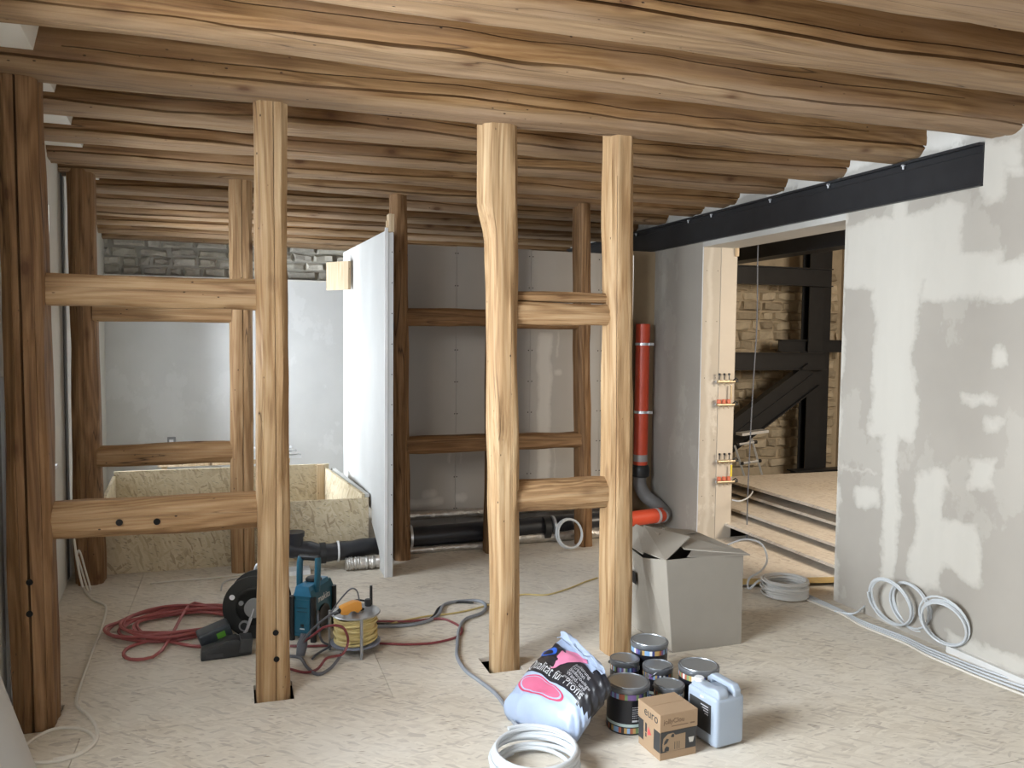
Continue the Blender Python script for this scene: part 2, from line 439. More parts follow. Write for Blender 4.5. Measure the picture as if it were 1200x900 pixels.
# ceiling
ceil = struct('ceiling', MB().box(-1.9, -2.8, 2.86, 7.4, 9.9, 3.0).build('ceiling', plain('ceiling_board', (0.45, 0.33, 0.21), 0.8, var=.1)), 'boarding above the hewn beams')

# near wall (behind the camera) with a window opening
b = MB()
b.box(-1.9, -2.75, 0, 0.3, -2.6, 2.86); b.box(2.9, -2.75, 0, 3.5, -2.6, 2.86)
b.box(0.3, -2.75, 0, 2.9, -2.6, 0.6); b.box(0.3, -2.75, 2.4, 2.9, -2.6, 2.86)
struct('wall_near', b.build('wall_near', PLASTER))

# left wall, slightly splayed
LW = Matrix.Translation((-0.90, 3.7, 0)) @ Matrix.Rotation(math.atan(0.065), 4, 'Z')
def lw(s, z=0, off=0): return LW @ Vector((off, s, z))
wl = struct('wall_left', MB().box(-0.32, 5.92, 0, 0, 6.1, 2.86).build('wall_left', PLASTER_G), 'cream plastered window wall on the left')
wl.matrix_world = LW
WINS = [(-5.6, -3.9, 0.75, 2.35), (-2.5, -0.9, 0.75, 2.35), (0.45, 1.62, 0.83, 2.33), (3.35, 4.58, 0.58, 2.22)]
segs = [(-6.6, -5.6), (-3.9, -2.5), (-0.9, 0.45), (1.62, 3.35), (4.58, 5.92)]
for (a, c_) in segs: MB().box(-0.32, a, 0, 0, c_, 2.86).build('wall_pier', PLASTER_G, wl)
GL = G('window_glass', 0.02); GL.n.remove(GL.b)
tr = GL.N('ShaderNodeBsdfTransparent'); gs = GL.N('ShaderNodeBsdfGlossy', Roughness=0.02)
fr = GL.N('ShaderNodeFresnel', IOR=1.45)
mx = GL.N('ShaderNodeMixShader', i0=fr.outputs[0], i1=tr.outputs[0], i2=gs.outputs[0]); GL.put(GL.out.inputs[0], mx.outputs[0])
for i, (a, c_, z0, z1) in enumerate(WINS):
    MB().box(-0.32, a, 0, 0, c_, z0).build('window_parapet', PLASTER_G, wl)
    MB().box(-0.32, a, z1, 0, c_, 2.86).build('window_head', PLASTER_G, wl)
    wi = struct('window_%d' % (i + 1)); wi.matrix_world = LW
    b = MB(); t = 0.06; x0, x1 = -0.25, -0.18
    b.box(x0, a, z0, x1, a + t, z1); b.box(x0, c_ - t, z0, x1, c_, z1)
    b.box(x0, a + t, z0, x1, c_ - t, z0 + t); b.box(x0, a + t, z1 - t, x1, c_ - t, z1)
    b.box(x0, (a + c_) / 2 - .04, z0 + t, x1, (a + c_) / 2 + .04, z1 - t)
    b.build('window_frame', WHITE, wi)
    for (p, q) in ((a + t, (a + c_) / 2 - .04), ((a + c_) / 2 + .04, c_ - t)):
        MB().box(-0.219, p, z0 + t, -0.213, q, z1 - t).build('pane', GL.m, wi)
    MB().box(-0.18, a, z0, 0.02, c_, z0 + 0.018).build('window_sill', WHITE, wi)
# dry-lining strip behind the near left post, dark upright line and corner bead
MB().box(0.0, 0.10, 0.0, 0.013, 0.24, 1.42).build('lining_strip', plain('lining_white', (0.8, 0.8, 0.78), .7), wl)
MB().box(0.0, 2.15, 0.02, 0.004, 2.23, 2.62).build('lining_edge', plain('lining_dark', (0.10, 0.09, 0.08), .9), wl)
MB().box(0.0, 2.23, 0.02, 0.012, 2.42, 2.60).build('lining_board', PLASTER, wl)

# far wall: lining with a lip and rubble stone above
YF = 9.30
far = struct('wall_far', MB().box(-1.6, YF, 0, 3.5, YF + .12, 2.86).build('wall_far', plain('mortar', (0.42, 0.40, 0.35), .95, var=.2)), 'pale lined far wall below a band of bare rubble stone')
M_FAR = drywall('far_lining', (0.68, 0.68, 0.665), (0.73, 0.73, 0.72), (), (0, 2), 0.05, extra=0.5)
MB().box(-1.6, YF - 0.14, 0, 3.5, YF - .001, 2.185).build('wall_lining', M_FAR, far)
MB().box(-1.6, YF - 0.155, 2.185, 3.5, YF - .001, 2.20).build('lining_lip', plain('lip_cream', (0.72, 0.70, 0.64), .8), far)
M_STONES = []
for k, cc in enumerate([(0.55, 0.52, 0.44), (0.62, 0.58, 0.50), (0.68, 0.64, 0.55), (0.47, 0.44, 0.38)]):
    g = G('rubble_stone_%d' % k, 0.9); v = g.coord(); n = g.noise(v, 14.0, 6, 0.65)
    g.col(g.mix(n, tuple(x * .55 for x in cc), tuple(x * 1.25 for x in cc))); g.bump(n, 0.6, 0.02); M_STONES.append(g.m)
def stones(parent, x0, x1, z0, z1, y, rows, wmin, wmax, mats, proud=0.045, seed=1, flip=False):
    rnd = random.Random(seed); h = (z1 - z0) / rows; cnt = 0
    for r in range(rows):
        x = x0 - rnd.random() * wmin
        while x < x1:
            ww = rnd.uniform(wmin, wmax); a, c_ = max(x, x0), min(x + ww, x1); x += ww
            if c_ - a < 0.04: continue
            za, zb = z0 + r * h + rnd.uniform(-.006, .01), z0 + (r + 1) * h - rnd.uniform(.010, .022)
            a += 0.008; c_ -= rnd.uniform(.008, .02)
            pr = rnd.uniform(.4, 1) * proud
            ch = min(.018, (zb - za) * .25)
            jit = lambda s_: rnd.uniform(-s_, s_) * (1.8 if flip else 1.0)
            o1 = [(a + jit(.01), y, za), (c_ + jit(.01), y, za + jit(.008)), (c_ + jit(.01), y, zb + jit(.01)), (a + jit(.01), y, zb + jit(.01))]
            mid = ((a + c_) / 2 + jit(.02))
            o2 = [(a + ch, y - pr, za + ch + jit(.01)), (mid, y - pr + jit(.012), za + ch * .7), (c_ - ch, y - pr + jit(.012), za + ch + jit(.01)),
                  (c_ - ch, y - pr + jit(.01), zb - ch + jit(.01)), (mid, y - pr + jit(.012), zb - ch * .6), (a + ch, y - pr, zb - ch + jit(.01))]
            MB().add(o1 + o2, [(4, 5, 8, 9), (5, 6, 7, 8), (0, 1, 6, 5, 4), (1, 2, 7, 6), (2, 3, 9, 8, 7), (3, 0, 4, 9)]).build('stone', rnd.choice(mats), parent, smooth=False)
            cnt += 1
    return cnt
stones(far, -1.32, 1.45, 2.21, 2.60, YF, 4, 0.13, 0.34, M_STONES, 0.06, 3, True)

# middle lining wall behind the rear frame, boards with open joints
YM = 6.25
mid = struct('wall_middle', MB().box(1.02, YM + 0.0125, 0, 3.15, YM + 0.075, 2.30).build('wall_middle', plain('stud_dark', (.2, .19, .17), .9)), 'grey gypsum lining wall that stops below the beams')
M_MID = [drywall('mid_board_%d' % k, (0.43, 0.41, 0.385), (0.60, 0.585, 0.55), r_, (0, 2), 0.03) for k, r_ in enumerate([
    [(1.22, 0.28, 1.55, 0.36), (1.36, 0.34, 1.50, 0.42), (1.56, 0.60, 1.60, 0.78), (1.62, 0.24, 1.72, 0.34)], [(1.60, 0.3, 1.72, .37), (2.42, 1.95, 2.47, 2.0), (1.66, 0.6, 1.68, 0.8)],
    [(2.30, 0.0, 2.44, 1.66), (2.18, 1.50, 2.24, 1.62), (2.47, 1.44, 2.50, 1.68), (2.44, 1.30, 2.53, 1.36), (2.46, 0.4, 2.48, .8)]])]
xb = [1.02, 1.63, 2.245, 2.86, 3.15]
for i in range(4):
    MB().box(xb[i] + .001, YM, 0.0, xb[i + 1] - .001, YM + .0125, 2.305 + .004 * (i % 2)).build('wall_board', M_MID[min(i, 2)], mid)
b = MB()
for x in (1.20, 1.62, 1.64, 2.23, 2.26, 2.84, 2.87, 3.12):
    for k in range(9): b.box(x - .004, YM - .001, 0.25 + k * .25, x + .004, YM + .002, 0.258 + k * .25)
tag(b.build('screw_heads', HOLE, mid), kind='stuff')
MB().box(3.135, YM - 0.004, 0, 3.153, YM, 2.30).build('edge_bead', WHITE, mid)
# back of the pipe niche
nb = MB().box(3.16, 6.52, 0, 3.5, 6.54, 2.37).build('trim_1', plain('niche_board', (0.30, 0.22, 0.13), .8, var=.15)); struct('trim_1', nb)

# stair room beyond the opening
M_STONE2 = []
for k, cc in enumerate([(0.52, 0.44, 0.32), (0.62, 0.53, 0.39), (0.70, 0.60, 0.45), (0.44, 0.37, 0.27)]):
    g = G('warm_stone_%d' % k, 0.9); v = g.coord(); n = g.noise(v, 11.0, 6, 0.65)
    g.col(g.mix(n, tuple(x * .6 for x in cc), tuple(x * 1.2 for x in cc))); g.bump(n, 0.6, 0.02); M_STONE2.append(g.m)
back = struct('wall_back', MB().box(3.82, 8.6, -0.1, 7.4, 8.75, 2.86).build('wall_back', plain('warm_mortar', (0.48, 0.40, 0.29), .95, var=.3)), 'rough rubble stone wall of the stair room')
stones(back, 5.1, 7.2, 0.05, 2.45, 8.6, 20, 0.12, 0.36, M_STONE2, 0.06, 9, True)
struct('wall_stair', MB().box(7.25, 2.3, -0.1, 7.4, 8.6, 2.86).build('wall_stair', plain('stair_plaster', (0.42, 0.34, 0.24), .9, var=.15)))
struct('wall_stair_near', MB().box(3.82, 2.2, -0.1, 7.4, 2.35, 2.86).build('wall_stair_near', plain('stair_plaster', (0.42, 0.34, 0.24), .9)))

# ---------------------------------------------------------------- timber builder
def timber(name, L, w, d, mat, seed=0, amp=0.005, cracks=(), bulge=0.006, expo=5.0, rings=None, zf=2.3, shape=None, cham=0.0, parent=None, bow=0.0):
    """hewn timber along local +Z; cracks = [(angle_deg, depth, width, t0, t1)]"""
    rnd = random.Random(seed); n = 40
    angs = [(2 * pi * i / n, -1) for i in range(n)]
    for ci, (ad, dep, wd, t0, t1) in enumerate(cracks):
        a = R(ad) % (2 * pi); da = wd / min(w, d)
        angs = [q for q in angs if q[1] >= 0 or abs((q[0] - a + pi) % (2 * pi) - pi) > da * 2.6]
        angs += [(a - da * 1.3, -1), (a - da * .35, -1), (a, ci), (a + da * .35, -1), (a + da * 1.3, -1)]
    angs.sort(key=lambda q: q[0])
    K = rings or max(14, int(L / 0.055)); so = seed * 3.71
    vs = []; m_ = len(angs)
    for k in range(K + 1):
        t = k / K; z = L * t
        W, D, ox, oy = w, d, 0.0, 0.0
        if shape:
            W, D, ox, oy = shape(t, w, d)
        W *= 1 + bulge / w * noise.noise((so, t * 3.1, 1.3)) * 2; D *= 1 + bulge / d * noise.noise((so, t * 2.7, 8.3)) * 2
        ox += bulge * 1.3 * noise.noise((so, t * 2.0, 4.4)) + bow * sin(pi * t); oy += bulge * noise.noise((so, t * 2.2, 6.1))
        tw = (0.06 if zf > 1 else 0.17) * noise.noise((so, t * (2.4 if zf > 1 else 5.0), 2.2)) + (0 if zf > 1 else .05 * noise.noise((so, t * 19, 4.2)))
        for (a, ci) in angs:
            a2 = a + tw * (1 if cracks else 0)
            ca, sa = cos(a2), sin(a2)
            e = expo
            r = (abs(ca / (W / 2)) ** e + abs(sa / (D / 2)) ** e) ** (-1 / e)
            if cham:
                r = min(r, (W / 2 + D / 2 - cham * (1 + .6 * noise.noise((so + 3 * round(a / (pi / 2)), t * 4, 0)))) / (abs(ca) + abs(sa)))
            r += amp * noise.noise((ca * 2.2 + so, sa * 2.2, z * zf)) + amp * .45 * noise.noise((ca * 9 + so, sa * 9, z * (5 if zf > 1 else 1.6)))
            if ci >= 0:
                _, dep, wd, t0, t1 = cracks[ci]
                if t0 <= t <= t1: r -= dep * (0.75 + .5 * noise.noise((so, t * 9, 3)))
            vs.append((ox + r * ca, oy + r * sa, z))
    fs = []
    for k in range(K):
        for j in range(m_):
            j2 = (j + 1) % m_
            fs.append((k * m_ + j, k * m_ + j2, (k + 1) * m_ + j2, (k + 1) * m_ + j))
    fs += [tuple(range(m_))[::-1], tuple(range(K * m_, (K + 1) * m_))]
    return MB().add(vs, fs).build(name, mat, parent, smooth=True, ang=38)

# ceiling beams along X (local Z -> world X)
BY = [0.82, 1.38, 1.95, 2.51, 3.06, 3.66, 4.235, 4.83, 5.38, 5.86, 6.43, 6.99, 7.54, 8.09, 8.61, 9.07]
BL = ['hewn ceiling beam close above the camera, at the top right edge', 'hewn ceiling beam crossing the top right corner of the view', 'hewn ceiling beam whose right end leaves the frame just below the top corner', 'broad hewn ceiling beam, second in front of the one on the front posts',
      'hewn ceiling beam just in front of the one carried by the front posts, ending above the steel girder end', 'hewn ceiling beam resting on the front row of four posts',
      'hewn ceiling beam first behind the one on the front posts', 'hewn ceiling beam second behind the one on the front posts', 'hewn ceiling beam just in front of the one on the rear posts',
      'hewn ceiling beam resting on the rear row of posts', 'hewn ceiling beam first behind the rear posts', 'hewn ceiling beam second behind the rear posts', 'hewn ceiling beam third behind the rear posts',
      'hewn ceiling beam third from the rubble stone band', 'hewn ceiling beam second from the rubble stone band', 'hewn ceiling beam nearest the rubble stone band of the far wall']
for i, y in enumerate(BY):
    xl = -0.90 - 0.065 * (y - 3.7) - 0.12
    xr_ = 3.515
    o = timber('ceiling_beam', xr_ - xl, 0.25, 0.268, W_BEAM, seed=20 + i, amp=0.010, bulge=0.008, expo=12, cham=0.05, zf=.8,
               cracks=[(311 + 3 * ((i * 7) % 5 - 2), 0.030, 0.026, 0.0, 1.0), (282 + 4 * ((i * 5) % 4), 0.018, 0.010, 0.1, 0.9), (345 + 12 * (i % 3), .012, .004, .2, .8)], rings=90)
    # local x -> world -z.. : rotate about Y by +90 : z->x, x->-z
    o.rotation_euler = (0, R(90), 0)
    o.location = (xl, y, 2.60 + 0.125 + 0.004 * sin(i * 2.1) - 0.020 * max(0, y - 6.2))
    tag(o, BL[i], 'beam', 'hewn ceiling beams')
# white plaster infills between the beam ends on the left
for i in range(len(BY) - 1):
    y0, y1 = BY[i] + .12, BY[i + 1] - .12
    xe = lambda y: -0.725 - 0.063 * (y - 3.8)
    o = MB().hexa([(xe(y0) - .55, y0, 2.650), (xe(y0), y0, 2.650), (xe(y1), y1, 2.650), (xe(y1) - .55, y1, 2.650),
               (xe(y0) - .55, y0, 2.86), (xe(y0) + .05, y0, 2.86), (xe(y1) + .05, y1, 2.86), (xe(y1) - .55, y1, 2.86)]).build('plaster_infill', PLASTER, None)
    o.parent = ceil
# posts
def hole_disc(parent, pts):
    """pts in parent's local space: (x, y, z, r) on a face looking to -y"""
    for (x, y, z, r) in pts:
        b = MB().lathe([(r * .82, 0), (r, 0.006)], 14); b.xf(Matrix.Translation((x, y, z)) @ Matrix.Rotation(R(90), 4, 'X'))
        b.build('bolt_hole', HOLE, parent, smooth=True)
def post(x0, x1, xb0, xb1, yc, dep, mat, label, seed, cracks, ztop=2.62, zb=-0.06, shape=None, cham=0.03, group='hewn posts'):
    wt, wb = x1 - x0, xb1 - xb0; ct, cb = (x0 + x1) / 2, (xb0 + xb1) / 2
    def sh(t, w_, d_):
        W = wb + (wt - wb) * t; ox = (ct - cb) * t
        D = d_; oy = 0
        if shape: W, D, ox, oy = shape(t, W, D, ox, oy)
        return W, D, ox, oy
    o = timber('timber_post', ztop - zb, max(wt, wb), dep, mat, seed, amp=0.007, cracks=cracks, bulge=0.007, shape=sh, cham=cham, expo=7)
    o.location = (cb, yc, zb)
    return tag(o, label, 'post', group)
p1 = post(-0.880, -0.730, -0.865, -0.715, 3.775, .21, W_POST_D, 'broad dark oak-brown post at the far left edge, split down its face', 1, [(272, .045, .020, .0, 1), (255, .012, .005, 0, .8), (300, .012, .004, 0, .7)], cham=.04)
p2 = post(0.080, 0.216, 0.080, 0.214, 3.765, .155, W_POST, 'pale front post of the left frame, standing in a floor cut-out before the drum reel', 2, [(279, .022, .009, 0, 1), (300, .01, .004, .2, .9)])
def p3s(t, W, D, ox, oy):
    k = max(0, min(1, (t - .80) / .05)); return W + .022 * k - .012 * (1 - k), D, ox - .012 * k + .004 * (1 - k), oy
p3 = post(1.112, 1.258, 1.160, 1.302, 3.775, .165, W_POST, 'pale front post with a notched shoulder near its top, left of the short bridging rails', 3, [(240, .014, .005, .72, .82), (285, .010, .004, 0, .75)], shape=p3s)
p4 = post(1.738, 1.862, 1.768, 1.905, 3.77, .165, W_POST, 'pale front post with worm-eaten face beside the big cardboard carton', 4, [(243, .02, .006, 0, .9), (290, .010, .004, .1, .9)])
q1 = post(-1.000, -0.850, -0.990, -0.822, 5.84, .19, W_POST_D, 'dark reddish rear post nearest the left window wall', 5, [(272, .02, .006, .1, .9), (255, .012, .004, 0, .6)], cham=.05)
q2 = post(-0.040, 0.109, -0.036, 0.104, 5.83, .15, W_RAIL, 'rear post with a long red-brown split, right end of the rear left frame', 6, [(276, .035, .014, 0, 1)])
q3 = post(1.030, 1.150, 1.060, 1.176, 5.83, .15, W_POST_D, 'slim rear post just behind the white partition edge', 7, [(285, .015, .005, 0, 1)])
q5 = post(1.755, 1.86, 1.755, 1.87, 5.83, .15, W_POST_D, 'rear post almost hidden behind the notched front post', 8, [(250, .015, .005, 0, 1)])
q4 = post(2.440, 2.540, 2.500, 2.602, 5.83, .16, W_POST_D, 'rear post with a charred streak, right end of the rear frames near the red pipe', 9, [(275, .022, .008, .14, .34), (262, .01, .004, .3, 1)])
def loc_of(o, p): return (p.x - o.location.x, p.y - o.location.y, p.z - o.location.z)
for (px, py) in ((35, 682), (35, 719)): a = loc_of(p1, aty(px, py, 3.668)); hole_disc(p1, [(a[0], a[1], a[2], .013)])
for (px, py) in ((323, 741), (324, 772)): a = loc_of(p2, aty(px, py, 3.684)); hole_disc(p2, [(a[0], a[1], a[2], .013)])

# bridging rails between posts
def rail(x0, x1, z0, z1, yc, dep, mat, label, seed, cracks=((262, .008, .003, .1, .9),), cham=.02, group='bridging rails', expo=9):
    o = timber('timber_rail', x1 - x0, z1 - z0, dep, mat, seed, amp=.006, cracks=list(cracks), bulge=.006, cham=cham, expo=expo)
    o.rotation_euler = (0, R(90), 0); o.location = (x0, yc, (z0 + z1) / 2)
    return tag(o, label, 'rail', group)
rail(-.765, .090, 1.712, 1.842, 3.79, .13, W_RAIL, 'upper rail between the dark left post and the pale front post', 31)
r2 = rail(-.755, .086, .756, .907, 3.785, .14, W_RAIL, 'lower rail with two dark bolt holes in the front left frame', 32, cham=.035)
for (px, py) in ((140, 612), (184, 611)):
    a = aty(px, py, 3.711); M_ = r2.matrix_world
    l = (-(a.z - r2.location.z), a.y - r2.location.y, a.x - r2.location.x)
    b = MB().lathe([(.010, 0), (.014, .006)], 14); b.xf(Matrix.Translation(l) @ Matrix.Rotation(R(90), 4, 'X')); b.build('bolt_hole', HOLE, r2, smooth=True)
rail(1.258, 1.80, 1.778, 1.828, 3.80, .12, W_RAIL, 'thin slab on top of the upper short rail between the two pale front posts', 33, cham=.02)
rail(1.258, 1.80, 1.672, 1.774, 3.79, .13, W_RAIL, 'upper short rail under a thin slab between the two pale front posts', 34)
rail(1.270, 1.80, .752, .905, 3.785, .14, W_RAIL, 'lower short rounded rail between the two pale front posts', 35, cham=.045)
rail(-.86, -.030, 1.686, 1.80, 5.83, .12, W_RAIL, 'upper rail of the rear left frame', 36)
rail(-.85, -.030, .745, .885, 5.83, .12, W_RAIL, 'lower rail of the rear left frame with bold wavy grain', 37, cham=.03)
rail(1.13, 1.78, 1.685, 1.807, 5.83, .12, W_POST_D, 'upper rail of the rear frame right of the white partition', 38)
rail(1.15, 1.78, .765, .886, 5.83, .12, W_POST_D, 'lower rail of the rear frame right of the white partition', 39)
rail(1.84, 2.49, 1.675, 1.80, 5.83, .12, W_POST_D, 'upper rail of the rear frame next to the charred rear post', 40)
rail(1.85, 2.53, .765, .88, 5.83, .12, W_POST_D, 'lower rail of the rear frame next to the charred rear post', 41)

# ---------------------------------------------------------------- steel girder over the opening
g_ = thing('steel_girder', 'long black steel girder set in the wall above the opening', 'girder', (3.5, 3.165, 2.374))
b = MB(); s0, s1 = 0.0, 6.1
b.box(-.035, s0, .198, .05, s1, .212); b.box(-.030, s0, 0, .05, s1, .012); b.box(-.008, s0, .012, .02, s1, .198)
b.box(-.012, s0, .165, -.006, s1, .198)
b.build('profile', BLACK_S, g_, bevel=.001, seg=1)
for (px, py) in ((1058, 190), (970, 215), (902, 231), (833, 247), (806, 259), (745, 272)):
    p = atx(px, py, 3.47)
    b = MB().tube([(-.026, p.y - 3.165, .197), (-.026, p.y - 3.165, .172)], .006, 8); b.box(-.034, p.y - 3.173, .188, -.018, p.y - 3.157, .197); b.build('bolt', BOLT, g_)

# ---------------------------------------------------------------- white partition
pt = struct('wall_partition')
pt['label'] = 'white gypsum partition stub seen edge-on beside the rear posts'
M_PART = drywall('partition_board', (0.58, 0.58, 0.565), (0.72, 0.72, 0.70), [(6.9, .4, 7.3, .9), (6.4, 1.25, 6.6, 1.3)], (1, 2), 0.03)
prof = [(5.40, 0), (5.62, 0), (5.62, .12), (5.95, .25), (5.95, .34), (7.62, .34), (7.62, 2.36), (5.40, 2.29)]
MB().prism(prof, .925, .9375, 0).build('partition_board', M_PART, pt)
MB().prism(prof, .965, .9775, 0).build('partition_board', M_PART, pt)
MB().box(.9375, 5.405, 0, .965, 5.45, 2.36).build('end_stud', W_PALE, pt)
MB().box(.940, 5.388, 0, .978, 5.40, 2.28).build('end_board', plain('edge_board', (0.60, .62, .63), .7), pt)
MB().box(.922, 5.386, 0, .942, 5.40, 2.31).build('corner_bead', WHITE, pt)
MB().box(.945, 5.385, 2.285, .982, 5.45, 2.40).build('head_block', W_PALE, pt)
b = MB()
for k in range(11): b.box(.966, 5.386, .15 + k * .2, .971, 5.3885, .157 + k * .2)
tag(b.build('screw_heads', HOLE, pt), kind='stuff')
o = MB().box(-.17, -.03, 0, .10, 0.0, .235).build('wood_block', W_PALE, None, bevel=.002)
a = aty(406, 341, 7.2); o.location = (.85, 7.05, a.z - .0); tag(o, 'square raw wood block fixed near the far top of the white partition', 'block')
o.rotation_euler = (0, 0, R(-55))

# ---------------------------------------------------------------- OSB enclosure
ob = thing('osb_enclosure', 'low OSB enclosure on the floor behind the rear left frame', 'enclosure', (0.05, 5.95, 0))
def obx(name, p, q, z0, z1, th, mat):
    p, q = Vector((*p, 0)) - Vector((.05, 5.95, 0)), Vector((*q, 0)) - Vector((.05, 5.95, 0))
    d_ = (q - p).normalized(); n_ = Vector((-d_.y, d_.x, 0)) * th
    zz = Vector((0, 0, 1))
    return MB().hexa([p + zz * z0, q + zz * z0, q + n_ + zz * z0, p + n_ + zz * z0, p + zz * z1, q + zz * z1, q + n_ + zz * z1, p + n_ + zz * z1]).build(name, mat, ob)
obx('front_board', (-.86, 5.965), (.905, 5.965), 0, .428, .022, OSB_WALL)
obx('back_board', (-.95, 7.30), (.76, 7.30), 0, .485, .022, OSB_WALL)
obx('side_board', (.880, 5.99), (.74, 7.30), 0, .455, .022, OSB_WALL)
obx('side_ledge', (.885, 5.99), (.78, 7.30), .43, .45, -.03, plain('ledge_grey', (.5, .5, .48), .8))
obx('corner_stud', (.655, 7.26), (.72, 7.26), 0, .485, .04, W_PALE)
obx('left_board', (-.96, 7.30), (-.88, 5.99), 0, .45, .022, OSB_WALL)
# aluminium profiles lying behind the box
for k in range(3):
    z = .50 + .035 * k; o = MB().box(-.75 + .05 * k, 7.62, z, .55 - .04 * k, 7.72, z + .028).build('metal_stud', ALU, None)
    recentre(o); tag(o, ['grey metal stud lying behind the enclosure, bottom of the stack', 'grey metal stud lying behind the enclosure, middle of the stack', 'grey metal stud lying behind the enclosure, top of the stack'][k], 'metal profile', 'stacked metal studs')
sp_ = thing('trestle', 'low pale trestle carrying the metal studs behind the enclosure', 'trestle', (-.1, 7.67, 0))
MB().box(-.55, -.05, .46, .55, .05, .50).build('top_bar', W_PALE, sp_)
for sx in (-.5, .5): MB().box(sx - .02, -.04, 0, sx + .02, .04, .46).build('leg', W_PALE, sp_)
# socket on far wall
sk = aty(201, 516, YF - .15)
so_ = thing('wall_socket', 'small dark socket box on the pale far wall', 'socket', (sk.x, YF - .142, sk.z - .04))
MB().box(-.04, -.03, 0, .04, 0, .075).build('box', plain('socket_grey', (.25, .26, .27), .5), so_, bevel=.004)
MB().box(-.02, -.034, .02, .02, -.03, .05).build('insert', WHITE, so_)

# ---------------------------------------------------------------- pipes along the middle wall
RED = plain('orange_red_pipe', (0.62, 0.075, 0.03), .38)
M_BP = plain('black_pipe', (0.022, 0.023, 0.028), .33, var=.3)
g = G('foil', .38); g.b.inputs['Metallic'].default_value = .8
nz = g.noise(g.coord(), 22, 3); g.col(g.mix(nz, (.45, .42, .38), (.8, .78, .75))); g.bump(nz, .8, .02); FOIL = g.m
def crumple(pts, r, seed, amp=.1):
    return [r * (1 + amp * noise.noise((seed, k * .6, 0)) + amp * .6 * noise.noise((seed, k * 1.9, 5))) for k in range(len(pts))]
bp = thing('drain_pipe', 'black drain pipe running low behind the rear posts to the red riser', 'pipe', (2.1, 6.0, 0))
pts = [Vector((x, y, z)) - Vector((2.1, 6.0, 0)) for (x, y, z) in [(1.0, 6.0, .105), (1.4, 6.0, .11), (2.0, 6.02, .115), (2.6, 6.05, .12), (2.95, 6.08, .125)]]
MB().tube(smooth_path(pts, 5), .078, 20).build('pipe', M_BP, bp, smooth=True)
for x in (1.16, 1.95, 2.30):
    MB().tube([(x - 2.1 - .025, .002, .11), (x - 2.1 + .025, .002, .11)], .088, 20).build('coupling', BLACK, bp, smooth=True)
for x in (1.22, 2.36):
    MB().tube([(x - 2.1 - .009, .002, .11), (x - 2.1 + .009, .002, .11)], .0915, 20).build('clamp', BOLT, bp, smooth=True)
for nm, y, z, r, lab, x1 in (('foil_duct', 6.15, .235, .033, 'thin foil-wrapped pipe along the wall above the black drain pipe', 3.05), ('foil_duct', 5.93, .026, .026, 'thin foil-wrapped pipe on the floor below the black drain pipe', 1.95), ('foil_duct', 5.99, .02, .02, 'foil-wrapped pipe on the floor between the hidden rear post and the charred one', 3.0)):
    x0 = 1.02 if 'between' not in lab else 1.97
    if 'between' in lab: z, r = .045, .042
    P_ = [(x0 + (x1 - x0) * k / 40, y + .01 * noise.noise((k * .3, y, 0)), z) for k in range(41)]
    o = MB().tube(P_, crumple(P_, r, y, .12), 12).build(nm, FOIL, None, smooth=True); recentre(o); tag(o, lab, 'pipe')
for k in range(9):
    pass
# flexible black pipe left of the partition
fp = thing('flexible_pipe', 'black bent waste pipe coming out under the white partition, left of it', 'pipe', (.6, 5.75, 0))
P_ = [aty(x, y, Y_) - Vector((.6, 5.75, 0)) for (x, y, Y_) in ((452, 640, 5.80), (436, 640, 5.78), (415, 643, 5.74), (395, 646, 5.70), (378, 648, 5.68), (360, 645, 5.66), (345, 643, 5.66), (330, 642, 5.66))]
sp2 = smooth_path(P_, 6)
MB().tube(sp2, [.062 + .003 * sin(k * .9) + .006 * noise.noise((k * .2, 0, 0)) for k in range(len(sp2))], 16).build('pipe', M_BP, fp, smooth=True)
e0 = aty(345, 643, 5.66) - Vector((.6, 5.75, 0))
MB().tube([P_[4] + Vector((-.02, 0, 0)), P_[4] + Vector((.02, 0, 0))], .072, 16).build('coupling', BLACK, fp, smooth=True)
MB().tube([P_[3] + Vector((.0, 0, 0)), P_[3] + Vector((.012, 0, 0))], .0735, 16).build('clamp', WHITE, fp, smooth=True)
MB().tube([e0 + Vector((0, .0, -.02)), e0 + Vector((0, 0, .10))], .06, 16).tube([e0 + Vector((0, .0, .085)), e0 + Vector((0, 0, .115))], .068, 16).build('elbow', M_BP, fp, smooth=True)
MB().box(e0.x - .12, e0.y - .06, 0, e0.x + .10, e0.y + .06, .03).build('support', WHITE, fp)
P_ = [aty(x, y, 5.62) for (x, y) in ((405, 660), (415, 659), (425, 660), (436, 661), (450, 662))]
P_ = smooth_path([Vector((p.x, 5.62, .047)) for p in P_], 8)
o = MB().tube(P_, crumple(P_, .044, 3, .25), 12).build('foil_sleeve', FOIL, None, smooth=True); recentre(o); tag(o, 'crumpled silver foil sleeve on the floor below the bent black waste pipe', 'pipe insulation')
# red riser
rr = thing('red_riser', 'orange-red soil pipe rising in the niche and bending at the floor', 'pipe', (3.34, 6.42, 0))
MB().tube([(0, 0, .50), (0, 0, 1.735)], .0615, 24).build('riser', RED, rr, smooth=True)
MB().tube([(0, 0, .54), (0, 0, .60)], .063, 24).build('label_band', plain('grey_band', (.35, .32, .31), .5), rr, smooth=True)
for z in (.96, 1.55):
    MB().tube([(0, 0, z), (0, 0, z + .022)], .066, 24).box(.03, -.075, z, .07, -.05, z + .022).build('pipe_clamp', BOLT, rr, smooth=True)
MB().lathe([(.062, .40), (.078, .41), (.082, .45), (.078, .49), (.066, .51)], 24).build('coupling', BLACK, rr, smooth=True)
gp = plain('grey_elbow', (.19, .185, .18), .5)
a = smooth_path([(0, 0, .42), (0, 0, .33), (.03, -.06, .24), (.10, -.16, .17), (.10, -.26, .13), (.04, -.33, .125)], 8)
